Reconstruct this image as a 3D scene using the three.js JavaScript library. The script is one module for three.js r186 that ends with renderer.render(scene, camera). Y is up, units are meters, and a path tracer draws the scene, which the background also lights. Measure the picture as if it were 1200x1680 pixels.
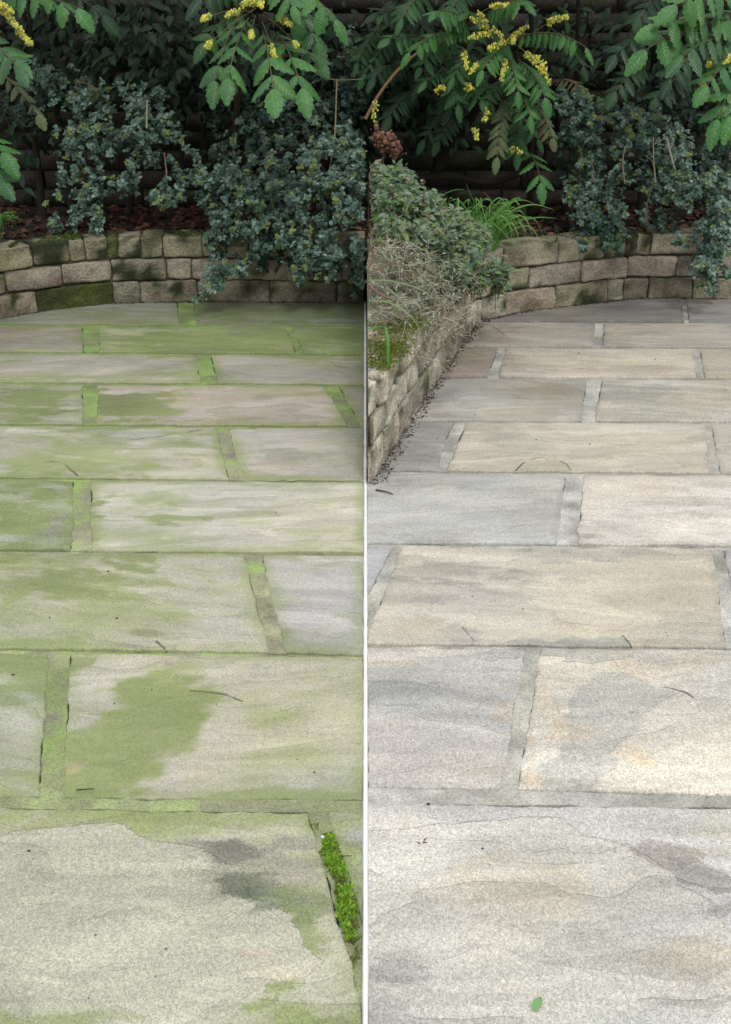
import * as THREE from 'three';
import { mergeGeometries } from 'three/addons/utils/BufferGeometryUtils.js';

// ---------------------------------------------------------------- camera, sky, sun, exposure
const scene = new THREE.Scene();
const H = 1.55, F = 2000, PITCH = Math.atan(900 / F);            // eye height, focal length in photo pixels, tilt
const camera = new THREE.PerspectiveCamera(2 * Math.atan(840 / F) * 180 / Math.PI, 1200 / 1680, 0.05, 400);
camera.position.set(0, H, 0);
camera.rotation.set(-PITCH, 0, 0);
scene.add(camera);

const renderer = new THREE.WebGLRenderer({ antialias: true });
renderer.toneMapping = THREE.LinearToneMapping;
renderer.toneMappingExposure = 1.29;
renderer.shadowMap.enabled = true;

{ // even overcast sky, brighter overhead
  const w = 64, h = 32, a = new Float32Array(w * h * 4);
  for (let j = 0; j < h; j++) for (let i = 0; i < w; i++) {
    const el = ((j + 0.5) / h - 0.5) * Math.PI, s = Math.max(0, Math.sin(el)), L = 0.5 + 0.52 * s;
    a.set([L * 0.99, L * 0.998, L * 1.008, 1], (j * w + i) * 4);
  }
  const sky = new THREE.DataTexture(a, w, h, THREE.RGBAFormat, THREE.FloatType);
  sky.mapping = THREE.EquirectangularReflectionMapping; sky.magFilter = THREE.LinearFilter; sky.needsUpdate = true;
  scene.background = sky; scene.environment = sky;
}
const sun = new THREE.DirectionalLight(new THREE.Color(1, 0.975, 0.935), 0.9);
sun.position.set(2.2, 9, 3.2); sun.target.position.set(0, 0, -4);
sun.castShadow = true; sun.shadow.radius = 26;
Object.assign(sun.shadow.camera, { left: -6, right: 6, top: 6, bottom: -6, near: 0.5, far: 30 });
sun.shadow.mapSize.set(2048, 2048);
scene.add(sun, sun.target);

// ---------------------------------------------------------------- helpers
let seed = 1234567;
function rnd() { seed |= 0; seed = seed + 0x6D2B79F5 | 0; let t = Math.imul(seed ^ seed >>> 15, 1 | seed); t = t + Math.imul(t ^ t >>> 7, 61 | t) ^ t; return ((t ^ t >>> 14) >>> 0) / 4294967296; }
const rr = (a, b) => a + (b - a) * rnd();
const gs = () => (rnd() + rnd() + rnd() - 1.5) / 0.75;
const mix = (a, b, t) => a + (b - a) * t, cl = (x, a = 0, b = 1) => x < a ? a : x > b ? b : x;
const sst = (a, b, x) => { x = cl((x - a) / (b - a)); return x * x * (3 - 2 * x); };
const V = (x, y, z) => new THREE.Vector3(x, y, z);
const TAB = new Float32Array(65536); for (let i = 0; i < 65536; i++) TAB[i] = rnd();
function vn(x, y) {                                                // value noise 0..1
  const xi = Math.floor(x), yi = Math.floor(y); let fx = x - xi, fy = y - yi; fx = fx * fx * (3 - 2 * fx); fy = fy * fy * (3 - 2 * fy);
  const X0 = xi & 255, X1 = (xi + 1) & 255, Y0 = (yi & 255) << 8, Y1 = ((yi + 1) & 255) << 8;
  const a = TAB[Y0 | X0], b = TAB[Y0 | X1], c = TAB[Y1 | X0], d = TAB[Y1 | X1];
  return a + (b - a) * fx + (c - a) * fy + (a - b - c + d) * fx * fy;
}
const fbm = (x, y, o = 4) => { let s = 0, a = 0.5, n = 0; for (let i = 0; i < o; i++) { s += a * vn(x, y); n += a; a *= 0.5; x = x * 2.03 + 17.3; y = y * 2.03 + 9.1; } return s / n; };
const v3n = (x, y, z) => (vn(x + z * 0.73, y - z * 0.41) + vn(y + 31.7 + x * 0.37, z + 11.3) + vn(z + 71.1 - y * 0.29, x + 53.9)) / 3;

const CT = Math.cos(PITCH), ST = Math.sin(PITCH);
// a point of the photograph, and how far away it lies, give the point in the garden
function ray(px, py) { const x = (px - 600) / F, y = -(py - 840) / F; return V(x, y * CT - ST, -y * ST - CT); }
function G(px, py, h = 0) { const r = ray(px, py), t = (h - H) / r.y; return V(r.x * t, h, r.z * t); }
function at(px, py, D) { const r = ray(px, py), t = -D / r.z; return V(r.x * t, H + r.y * t, -D); }

const used = {};
function nm(n) { const k = used[n] = (used[n] ?? -1) + 1; return k ? n + '_' + String(k).padStart(3, '0') : n; }
function add(o, parent) { o.castShadow = o.receiveShadow = true; parent.add(o); return o; }
function mesh(name, geo, mat, parent) { const m = new THREE.Mesh(geo, mat); m.name = parent === scene ? nm(name) : name; return add(m, parent); }
function thing(name, label, category, group, pos) {
  const g = new THREE.Group(); g.name = nm(name); g.userData = { label, category, kind: 'thing' }; if (group) g.userData.group = group;
  if (pos) g.position.copy(pos); scene.add(g); return g;
}
function structure(name) { const g = new THREE.Group(); g.name = nm(name); g.userData = { kind: 'structure' }; scene.add(g); return g; }

class GB {                                                          // collects faces with vertex colours
  constructor() { this.p = []; this.c = []; this.i = []; this.u = []; }
  v(x, y, z, c, u = 0, w = 0) { this.p.push(x, y, z); this.c.push(c[0], c[1], c[2]); this.u.push(u, w); return this.p.length / 3 - 1; }
  t(a, b, c) { this.i.push(a, b, c); }
  shape(sh, m, c) {                                                 // sh: {p:[[x,y,z]..], t:[[a,b,c]..]}
    const o = this.p.length / 3, e = m.elements;
    for (const [x, y, z] of sh.p) this.v(e[0] * x + e[4] * y + e[8] * z + e[12], e[1] * x + e[5] * y + e[9] * z + e[13], e[2] * x + e[6] * y + e[10] * z + e[14], c, x, y);
    for (const [a, b, d] of sh.t) this.t(o + a, o + b, o + d);
  }
  tube(pts, r0, r1, c, n = 5) {
    const o = this.p.length / 3, k = pts.length, up = V(0, 1, 0), T = V(), A = V(), B = V();
    for (let j = 0; j < k; j++) {
      T.copy(pts[Math.min(k - 1, j + 1)]).sub(pts[Math.max(0, j - 1)]).normalize();
      A.crossVectors(T, Math.abs(T.y) > 0.95 ? V(1, 0, 0) : up).normalize(); B.crossVectors(T, A);
      const r = mix(r0, r1, j / (k - 1));
      for (let q = 0; q < n; q++) { const f = q / n * 6.2832, ca = Math.cos(f) * r, sa = Math.sin(f) * r; this.v(pts[j].x + A.x * ca + B.x * sa, pts[j].y + A.y * ca + B.y * sa, pts[j].z + A.z * ca + B.z * sa, c, q / n, j); }
    }
    for (let j = 0; j < k - 1; j++) for (let q = 0; q < n; q++) { const a = o + j * n + q, b = o + j * n + (q + 1) % n; this.t(a, b, a + n); this.t(b, b + n, a + n); }
  }
  ribbon(pts, w, c, side, fold = 0.25) {                            // a blade: tapers to its tip, folded along the middle
    const o = this.p.length / 3, k = pts.length;
    for (let j = 0; j < k; j++) {
      const t = j / (k - 1), ww = w * (0.55 + 0.9 * t - 1.42 * t * t) * 0.9 + 0.0004, q = pts[j];
      this.v(q.x - side.x * ww, q.y - side.y * ww + ww * fold, q.z - side.z * ww, c); this.v(q.x, q.y, q.z, c); this.v(q.x + side.x * ww, q.y + side.y * ww + ww * fold, q.z + side.z * ww, c);
    }
    for (let j = 0; j < k - 1; j++) { const a = o + j * 3; this.t(a, a + 1, a + 3); this.t(a + 1, a + 4, a + 3); this.t(a + 1, a + 2, a + 4); this.t(a + 2, a + 5, a + 4); }
  }
  geo() {
    const g = new THREE.BufferGeometry();
    g.setAttribute('position', new THREE.Float32BufferAttribute(this.p, 3)); g.setAttribute('color', new THREE.Float32BufferAttribute(this.c, 3));
    g.setAttribute('uv', new THREE.Float32BufferAttribute(this.u, 2)); g.setIndex(this.i); g.computeVertexNormals(); return g;
  }
  build(name, mat, parent) { return mesh(name, this.geo(), mat, parent); }
}
const bez = (a, b, c, n) => Array.from({ length: n }, (_, i) => { const t = i / (n - 1), s = 1 - t; return V(a.x * s * s + 2 * b.x * s * t + c.x * t * t, a.y * s * s + 2 * b.y * s * t + c.y * t * t, a.z * s * s + 2 * b.z * s * t + c.z * t * t); });
const poly = (pts, n = 14) => new THREE.CatmullRomCurve3(pts).getPoints(n);
const s2l = (v) => { v /= 255; return v <= 0.04045 ? v / 12.92 : ((v + 0.055) / 1.055) ** 2.4; };
const L3 = (r, g, b) => [s2l(r), s2l(g), s2l(b)];
const vary = (c, k) => { const f = 1 + gs() * k; return [c[0] * f * (1 + gs() * k * 0.4), c[1] * f, c[2] * f * (1 + gs() * k * 0.4)]; };

// ---------------------------------------------------------------- paving: courses read off the photograph
// y of the far and near edge at the course's two ends; joints [far-left, near-left, far-right, near-right] in x; tones per slab
const SEAM_L = 597.2, SEAM_R = 603.2;
const rowsL = [
  { x: [-330, 600], t: [478, 480], b: [529, 533], j: [[-115, -120, -108, -108], [291, 295, 316, 322]], tone: [[150, 148, 138], [150, 150, 140], [142, 146, 128]] },
  { x: [-330, 600], t: [534, 538], b: [572, 580], j: [[-215, -222, -206, -208], [137, 138, 163, 163], [470, 487, 480, 498]], tone: [[150, 150, 135], [166, 160, 150], [162, 166, 138], [158, 164, 134]] },
  { x: [-330, 600], t: [577, 584], b: [623, 629], j: [[-165, -172, -148, -152], [321, 331, 345, 356]], tone: [[160, 158, 150], [176, 171, 160], [178, 171, 162]] },
  { x: [-360, 605], t: [628, 633], b: [692, 698], j: [[-260, -270, -240, -246], [137, 137, 161, 159], [532, 571, 556, 594]], tone: [[160, 158, 150], [168, 166, 150], [182, 171, 162], [180, 172, 164]] },
  { x: [-380, 600], t: [697, 702], b: [778, 787], j: [[-120, -134, -100, -108], [355, 377, 374, 400]], tone: [[168, 166, 158], [186, 181, 168], [196, 190, 182]] },
  { x: [-400, 600], t: [783, 791], b: [897, 905], j: [[122, 117, 149, 150]], tone: [[164, 166, 152], [192, 187, 175]] },
  { x: [-420, 600], t: [902, 911], b: [1055, 1071], j: [[-290, -310, -255, -270], [402, 442, 428, 468]], tone: [[170, 168, 160], [194, 189, 175], [190, 184, 176]] },
  { x: [-440, 600], t: [1064, 1078], b: [1302, 1311], j: [[80, 66, 114, 103]], tone: [[182, 180, 162], [190, 185, 170]] },
  { x: [-520, 1100], t: [1318, 1336], b: [2500, 2500], j: [[-420, -640, -384, -590], [508, 800, 536, 872]], tone: [[182, 178, 168], [184, 181, 162], [178, 176, 164]] },
];
const rowsR = [
  { x: [757, 1540], t: [484, 482], b: [526, 528], j: [[1117, 1123, 1124, 1131]], tone: [[150, 146, 139], [150, 146, 140]] },  // far course toned darker for dirt and for shade of the plants
  { x: [735, 1540], t: [528, 531], b: [566, 571], j: [[977, 973, 990, 989], [1372, 1380, 1386, 1396]], tone: [[172, 165, 156], [180, 173, 160], [176, 170, 158]] },
  { x: [690, 1540], t: [569, 574], b: [617, 621], j: [[818, 800, 830, 819], [1137, 1143, 1148, 1156]], tone: [[170, 160, 148], [190, 181, 165], [188, 178, 160]] },
  { x: [655, 1560], t: [621, 625], b: [688, 692], j: [[965, 954, 987, 976], [1325, 1338, 1345, 1362]], tone: [[178, 173, 162], [187, 181, 168], [180, 174, 164]] },
  { x: [600, 1580], t: [692, 696], b: [770, 778], j: [[746, 714, 764, 733], [1156, 1164, 1167, 1181]], tone: [[176, 172, 164], [196, 188, 172], [190, 183, 168]] },
  { x: [600, 1600], t: [776, 782], b: [889, 896], j: [[929, 914, 957, 947], [1362, 1376, 1385, 1404]], tone: [[182, 179, 172], [202, 195, 184], [190, 184, 174]] },
  { x: [560, 1620], t: [895, 903], b: [1053, 1066], j: [[645, 566, 659, 598], [1168, 1193, 1186, 1222]], tone: [[172, 170, 168], [206, 198, 180], [172, 170, 168]] },
  { x: [600, 1640], t: [1061, 1070], b: [1288, 1314], j: [[862, 822, 887, 850], [1400, 1434, 1428, 1466]], tone: [[198, 192, 183], [206, 199, 184], [190, 186, 178]] },
  { x: [500, 1720], t: [1314, 1328], b: [2500, 2500], j: [[1352, 1500, 1385, 1545]], tone: [[198, 194, 187], [190, 186, 178]] },
];
function layout(rows, side) {                                       // to quads on the ground: far-left, far-right, near-right, near-left
  const lo = side < 0 ? -9 : 0.0055, hi = side < 0 ? -0.0055 : 9, slabs = [], fills = [];
  const fix = (q) => { q.forEach((p) => { if (-p.z < 0.86) p.z = -0.86; }); return q; };
  const quad = (r, a, b) => {
    const y = (k, x) => mix(r[k][0], r[k][1], (x - r.x[0]) / (r.x[1] - r.x[0]));
    return fix([G(a[0], y('t', a[0])), G(b[0], y('t', b[0])), G(b[1], y('b', b[1])), G(a[1], y('b', a[1]))]);
  };
  const E = side < 0 ? [SEAM_L, SEAM_L] : null, S0 = side < 0 ? null : [SEAM_R, SEAM_R];
  rows.forEach((r, k) => {
    let a = [r.x[0], r.x[0]]; const ends = [...r.j, [r.x[1], r.x[1]]];
    ends.forEach((j, n) => {
      const q = quad(r, a, j); if (side < 0 ? Math.min(q[0].x, q[3].x) < -0.01 : Math.max(q[1].x, q[2].x) > 0.01) slabs.push({ q, row: k, n, tone: r.tone[n], band: k >= 7 ? 0 : 1 });
      if (n < r.j.length) { const f = quad(r, [j[0], j[1]], [j[2], j[3]]); if (side < 0 ? f[0].x < -0.01 : f[1].x > 0.01) if (f[1].x - f[0].x > 0.004 || f[2].x - f[3].x > 0.004) fills.push({ q: f, row: k, up: true }); a = [j[2], j[3]]; }
    });
    if (k < rows.length - 1) {
      const n = rows[k + 1], x0 = Math.max(r.x[0], n.x[0]), x1 = Math.min(r.x[1], n.x[1]);
      const Y = (o, key, x) => mix(o[key][0], o[key][1], (x - o.x[0]) / (o.x[1] - o.x[0]));
      fills.push({ q: fix([G(x0, Y(r, 'b', x0)), G(x1, Y(r, 'b', x1)), G(x1, Y(n, 't', x1)), G(x0, Y(n, 't', x0))]), row: k, up: false });
    }
  });
  return { slabs, fills };
}
const LL = layout(rowsL, -1), LR = layout(rowsR, 1);

// marks of the stone, plus plant shade on the far clean course, outlined in the photograph: algae (al), tone (c), level of the riven surface in mm (h)
const W2 = (pts) => pts.map(([x, y]) => { const g = G(x, y); return [g.x, -g.z]; });
const ell = (cx, cy, rx, ry, o) => { const c = G(cx, cy), a = G(cx + rx, cy), u = G(cx, cy - ry), d = G(cx, cy + ry); return { e: [c.x, -c.z, a.x - c.x, (d.z - u.z) / 2], ...o }; };
const pol = (pts, o) => { const w = W2(pts); const xs = w.map((p) => p[0]), ds = w.map((p) => p[1]); return { w, bb: [Math.min(...xs), Math.max(...xs), Math.min(...ds), Math.max(...ds)], ...o }; };
const crk = (pts, wd = 0.0016) => { const w = W2(pts), xs = w.map((q) => q[0]), ds = w.map((q) => q[1]), m = 0.02; return { ln: w, wd, bb: [Math.min(...xs) - m, Math.max(...xs) + m, Math.min(...ds) - m, Math.max(...ds) + m] }; };
const marksL = [
  crk([[276, 1125], [292, 1122], [311, 1122]], 0.0012), crk([[314, 1133], [345, 1135], [372, 1140], [397, 1150]], 0.0022), crk([[258, 1051], [275, 1067]], 0.0022), crk([[16, 779], [48, 762], [82, 756], [106, 760], [129, 780]], 0.0028), crk([[210, 722], [262, 716], [330, 706]], 0.0022), crk([[376, 703], [420, 702]], 0.003),
  // far courses under the shrub: heavy algae
  ell(460, 556, 330, 26, { al: 1.05 }), ell(240, 560, 90, 14, { al: 0.5 }), ell(450, 515, 300, 16, { al: 0.5 }), ell(100, 512, 150, 10, { al: 0.2 }),
  ell(560, 592, 90, 12, { al: 0.8 }), ell(330, 605, 40, 26, { al: 0.5 }), ell(120, 618, 210, 8, { al: 0.55 }), ell(20, 590, 60, 10, { al: 0.35 }),
  ell(60, 658, 90, 28, { al: 0.95, c: [120, 122, 96], k: 0.4 }), ell(220, 663, 90, 24, { al: 0.95, c: [110, 116, 90], k: 0.45 }), ell(285, 655, 28, 20, { al: 0.5 }),
  ell(430, 652, 26, 8, { c: [140, 134, 126], k: 0.6 }), ell(500, 640, 50, 12, { c: [200, 180, 165], k: 0.5 }), ell(400, 660, 110, 30, { c: [186, 172, 162], k: 0.35 }),
  ell(560, 666, 30, 40, { al: 0.35 }),
  ell(140, 740, 190, 45, { al: 0.6 }), ell(170, 705, 120, 12, { al: 0.4 }), ell(60, 768, 80, 20, { al: 0.45 }), ell(260, 770, 80, 14, { al: 0.35 }), ell(20, 735, 50, 20, { al: -0.45 }),
  ell(300, 735, 90, 30, { c: [200, 194, 186], k: 0.4 }), ell(480, 746, 80, 9, { c: [150, 146, 140], k: 0.55 }), ell(430, 768, 40, 14, { c: [205, 188, 180], k: 0.45 }),
  ell(50, 850, 110, 60, { al: 0.85, c: [120, 126, 104], k: 0.5 }), ell(95, 860, 26, 34, { al: -0.6, c: [158, 156, 150], k: 0.4 }), ell(30, 800, 70, 20, { al: 0.4 }),
  ell(250, 820, 110, 30, { al: 0.6 }), ell(290, 852, 100, 10, { al: 0.5, c: [130, 130, 100], k: 0.3 }), ell(230, 885, 120, 16, { al: 0.35 }), ell(480, 835, 100, 14, { c: [160, 156, 150], k: 0.5 }), ell(500, 872, 130, 8, { al: 0.3 }), ell(400, 858, 60, 8, { al: 0.4 }),
  ell(110, 960, 170, 28, { al: 0.7 }), ell(60, 925, 220, 18, { al: 0.6 }), ell(220, 920, 60, 14, { al: 0.45 }), ell(150, 1010, 260, 60, { al: 0.32 }), ell(330, 1010, 60, 10, { al: 0.35 }), ell(240, 1036, 24, 9, { c: [140, 140, 112], k: 0.7 }), ell(215, 1060, 50, 9, { c: [150, 146, 140], k: 0.7, al: -0.3 }),
  ell(20, 1062, 160, 16, { al: 0.6 }), ell(480, 985, 40, 12, { c: [168, 164, 160], k: 0.5 }),
  // course seven
  ell(40, 1120, 90, 60, { al: 0.75 }), ell(20, 1240, 70, 40, { al: 0.2 }), ell(20, 1280, 80, 22, { al: 0.4 }),
  pol([[185, 1118], [250, 1108], [300, 1112], [367, 1142], [350, 1178], [322, 1205], [272, 1240], [242, 1290], [236, 1312], [130, 1312], [118, 1225], [150, 1190], [180, 1160]], { al: 0.85, c: [150, 154, 120], k: 0.5, h: -0.8, s: 0.03 }),
  ell(300, 1100, 60, 20, { al: 0.5, c: [196, 176, 140], k: 0.3 }), ell(118, 1270, 13, 34, { c: [200, 162, 118], k: 0.65 }), ell(330, 1262, 30, 24, { c: [200, 170, 130], k: 0.3 }),
  ell(470, 1240, 150, 60, { al: 0.3 }), ell(430, 1175, 40, 20, { al: 0.25 }), ell(420, 1098, 24, 10, { c: [160, 162, 160], k: 0.5 }), ell(500, 1300, 140, 12, { al: 0.35 }),
  // the front slab: a pale raised bed of stone, green lower skin round it
  pol([[-500, 1400], [-200, 1385], [0, 1376], [60, 1358], [110, 1360], [150, 1348], [188, 1346], [215, 1362], [240, 1372], [300, 1380], [335, 1392], [366, 1412], [400, 1428], [412, 1448], [416, 1474], [455, 1484], [480, 1506], [500, 1540], [522, 1575], [500, 1592], [470, 1604], [440, 1612], [432, 1632], [400, 1642], [345, 1642], [318, 1668], [290, 1684], [230, 1656], [180, 1640], [100, 1638], [0, 1622], [-500, 1640]], { al: -1, c: [181, 180, 165], k: 0.85, h: 2.6, s: 0.0032 }),
  ell(250, 1350, 420, 26, { al: 0.55 }), ell(480, 1560, 60, 130, { al: 0.65 }), ell(150, 1670, 460, 34, { al: 0.6 }), ell(470, 1650, 110, 45, { al: 0.6 }), ell(-150, 1500, 200, 200, { al: 0.25 }),
  ell(440, 1410, 130, 52, { c: [146, 146, 134], k: 0.9, al: -0.35 }), ell(375, 1398, 62, 24, { c: [112, 109, 104], k: 0.85, al: -0.4 }), ell(420, 1452, 44, 26, { c: [104, 110, 92], k: 0.8 }), ell(430, 1475, 40, 24, { c: [108, 118, 104], k: 0.7 }), ell(470, 1440, 40, 22, { c: [176, 170, 160], k: 0.5 }), ell(480, 1360, 50, 24, { c: [172, 170, 160], k: 0.5, al: -0.3 }), ell(510, 1490, 50, 24, { c: [126, 134, 116], k: 0.6 }), ell(480, 1592, 70, 22, { c: [206, 180, 146], k: 0.5 }), ell(430, 1562, 36, 12, { c: [206, 184, 172], k: 0.4 }),
  ell(100, 1610, 160, 12, { al: 0.3 }), ell(320, 1425, 60, 12, { al: 0.2 }), ell(300, 1430, 30, 8, { c: [160, 160, 140], k: 0.4 }),
  ell(575, 1350, 26, 20, { al: 0.1 }), ell(590, 1420, 40, 40, { al: 0.5 }),
];
const marksR = [
  crk([[1064, 1126], [1098, 1129], [1125, 1136], [1138, 1144]], 0.0022), crk([[846, 772], [862, 757], [885, 751], [910, 752], [930, 762], [938, 775]], 0.0022), crk([[1022, 1043], [1040, 1063]], 0.002), crk([[760, 1028], [778, 1050]], 0.0016), 
  ell(1000, 512, 260, 18, { c: [132, 128, 124], k: 0.5 }), ell(800, 545, 50, 20, { c: [146, 138, 126], k: 0.6 }), ell(770, 592, 40, 24, { c: [160, 142, 124], k: 0.6 }), ell(700, 660, 50, 30, { c: [150, 146, 142], k: 0.5 }), ell(650, 730, 50, 30, { c: [156, 152, 148], k: 0.5 }),  // first mark darkens the far course again, dirt and plant shade together
  ell(860, 600, 80, 7, { c: [160, 150, 136], k: 0.55 }), ell(1040, 606, 90, 8, { c: [166, 158, 148], k: 0.5 }), ell(960, 545, 80, 5, { c: [196, 186, 172], k: 0.5 }),
  ell(895, 640, 70, 14, { c: [158, 146, 130], k: 0.75 }), ell(880, 660, 80, 10, { c: [166, 160, 148], k: 0.6 }), ell(820, 675, 70, 10, { c: [196, 190, 168], k: 0.5 }), ell(1040, 650, 70, 24, { c: [164, 163, 160], k: 0.6 }), ell(1150, 650, 70, 24, { c: [200, 188, 166], k: 0.5 }), ell(1080, 640, 30, 14, { c: [158, 156, 152], k: 0.5 }),
  ell(820, 705, 60, 14, { c: [170, 166, 158], k: 0.5 }), ell(890, 703, 24, 8, { c: [176, 152, 140], k: 0.5 }), ell(960, 715, 60, 10, { c: [182, 174, 160], k: 0.4 }), ell(1060, 720, 90, 24, { c: [204, 196, 176], k: 0.5 }), ell(900, 766, 44, 14, { c: [190, 184, 166], k: 0.6, h: 1.4, s: 0.0018 }), ell(1188, 742, 30, 12, { c: [160, 158, 152], k: 0.6 }),
  ell(640, 800, 60, 22, { c: [162, 160, 158], k: 0.6 }), ell(720, 805, 50, 16, { c: [206, 186, 168], k: 0.4 }), ell(880, 850, 60, 34, { c: [168, 167, 163], k: 0.7, h: -1, s: 0.0027 }), ell(690, 880, 90, 16, { c: [164, 164, 162], k: 0.6 }), ell(860, 810, 70, 18, { c: [166, 165, 160], k: 0.5 }), ell(1050, 800, 70, 18, { c: [216, 192, 176], k: 0.45 }), ell(1060, 845, 120, 10, { c: [170, 166, 160], k: 0.5 }), ell(1180, 822, 60, 10, { c: [172, 168, 160], k: 0.5 }),
  ell(740, 935, 90, 22, { c: [166, 162, 156], k: 0.65 }), ell(680, 975, 60, 18, { c: [176, 172, 168], k: 0.5 }), ell(720, 982, 40, 10, { c: [168, 166, 166], k: 0.6 }), ell(700, 1030, 50, 18, { c: [216, 190, 156], k: 0.45 }), ell(880, 940, 120, 7, { c: [176, 168, 158], k: 0.45 }), ell(930, 953, 60, 8, { c: [172, 166, 158], k: 0.45 }), ell(930, 912, 120, 10, { c: [174, 174, 172], k: 0.5 }), ell(1130, 1015, 60, 12, { c: [178, 172, 164], k: 0.5 }), ell(1110, 940, 70, 30, { c: [212, 202, 178], k: 0.5 }),
  pol([[810, 1066], [830, 1052], [880, 1046], [930, 1050], [980, 1048], [1022, 1044], [1038, 1062], [1038, 1080], [810, 1080]], { c: [168, 168, 166], k: 0.85, h: -3, s: 0.0018 }), ell(760, 1040, 30, 16, { c: [172, 170, 168], k: 0.6, h: -1, s: 0.0018 }),
  pol([[560, 1084], [680, 1080], [850, 1070], [846, 1120], [836, 1196], [770, 1188], [704, 1182], [672, 1166], [655, 1160], [560, 1158]], { c: [172, 172, 172], k: 0.8, h: -1.8, s: 0.0023 }), ell(650, 1088, 60, 7, { c: [206, 196, 172], k: 0.5 }), ell(830, 1170, 20, 18, { c: [204, 178, 150], k: 0.5 }), ell(790, 1270, 50, 24, { c: [200, 184, 168], k: 0.4 }), ell(640, 1140, 60, 24, { c: [162, 164, 168], k: 0.5 }),
  pol([[962, 1118], [990, 1106], [1030, 1104], [1062, 1112], [1100, 1130], [1118, 1136], [1086, 1160], [1060, 1190], [1022, 1220], [1000, 1248], [980, 1270], [968, 1310], [876, 1310], [884, 1270], [930, 1220], [905, 1180], [940, 1150]], { c: [174, 173, 172], k: 0.85, h: -1.6, s: 0.0027 }), ell(960, 1205, 44, 14, { c: [206, 184, 160], k: 0.55 }), ell(1050, 1245, 36, 26, { c: [214, 184, 146], k: 0.6 }), ell(872, 1256, 16, 34, { c: [210, 172, 136], k: 0.6 }), ell(1050, 1085, 110, 22, { c: [212, 190, 160], k: 0.5 }), ell(1060, 1076, 30, 10, { c: [176, 178, 184], k: 0.6 }), ell(890, 1140, 20, 40, { c: [208, 184, 156], k: 0.5 }),
  // the front slab
  pol([[480, 1378], [640, 1366], [720, 1350], [820, 1346], [880, 1338], [915, 1341], [942, 1358], [960, 1372], [1000, 1380], [1036, 1386], [1070, 1400], [1100, 1420], [1116, 1436], [1122, 1460], [1150, 1470], [1172, 1490], [1190, 1520], [1240, 1560], [1300, 1640], [1320, 1720], [1200, 2400], [400, 2400]], { c: [200, 196, 187], k: 0.5, h: 3, s: 0.0027 }),
  ell(1120, 1350, 190, 22, { c: [176, 175, 172], k: 0.55 }), ell(1090, 1392, 50, 22, { c: [150, 142, 140], k: 0.7 }), ell(1160, 1440, 40, 34, { c: [146, 142, 140], k: 0.75 }), ell(1190, 1380, 60, 34, { c: [198, 192, 178], k: 0.6 }), ell(1180, 1490, 34, 12, { c: [150, 146, 144], k: 0.6 }),
  ell(850, 1455, 170, 50, { c: [208, 196, 174], k: 0.5 }), ell(1170, 1580, 100, 60, { c: [214, 190, 160], k: 0.6 }), ell(650, 1590, 70, 22, { c: [164, 165, 166], k: 0.65 }), ell(640, 1670, 70, 30, { c: [180, 181, 180], k: 0.5 }), ell(640, 1490, 90, 40, { c: [184, 184, 182], k: 0.5 }), ell(640, 1350, 70, 20, { c: [206, 190, 176], k: 0.4 }), ell(770, 1335, 100, 14, { c: [178, 178, 176], k: 0.5 }), ell(950, 1600, 140, 60, { c: [186, 188, 186], k: 0.35 }), ell(1080, 1680, 120, 40, { c: [180, 184, 184], k: 0.4 }),
];
function sdPoly(w, x, d) {
  let m = 1e9, s = 1;
  for (let i = 0, j = w.length - 1; i < w.length; j = i++) {
    const ex = w[j][0] - w[i][0], ey = w[j][1] - w[i][1], wx = x - w[i][0], wy = d - w[i][1], t = cl((wx * ex + wy * ey) / (ex * ex + ey * ey));
    const bx = wx - ex * t, by = wy - ey * t; m = Math.min(m, bx * bx + by * by);
    const c1 = d >= w[i][1], c2 = d < w[j][1], c3 = ex * wy > ey * wx; if ((c1 && c2 && c3) || (!c1 && !c2 && !c3)) s = -s;
  }
  return s * Math.sqrt(m);
}
const BANDS = [{ D0: 0.84, D1: 2.66, W: 1.55, nx: 2048, nd: 2048 }, { D0: 2.38, D1: 6.5, W: 2.95, nx: 2048, nd: 2048 }];
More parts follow.
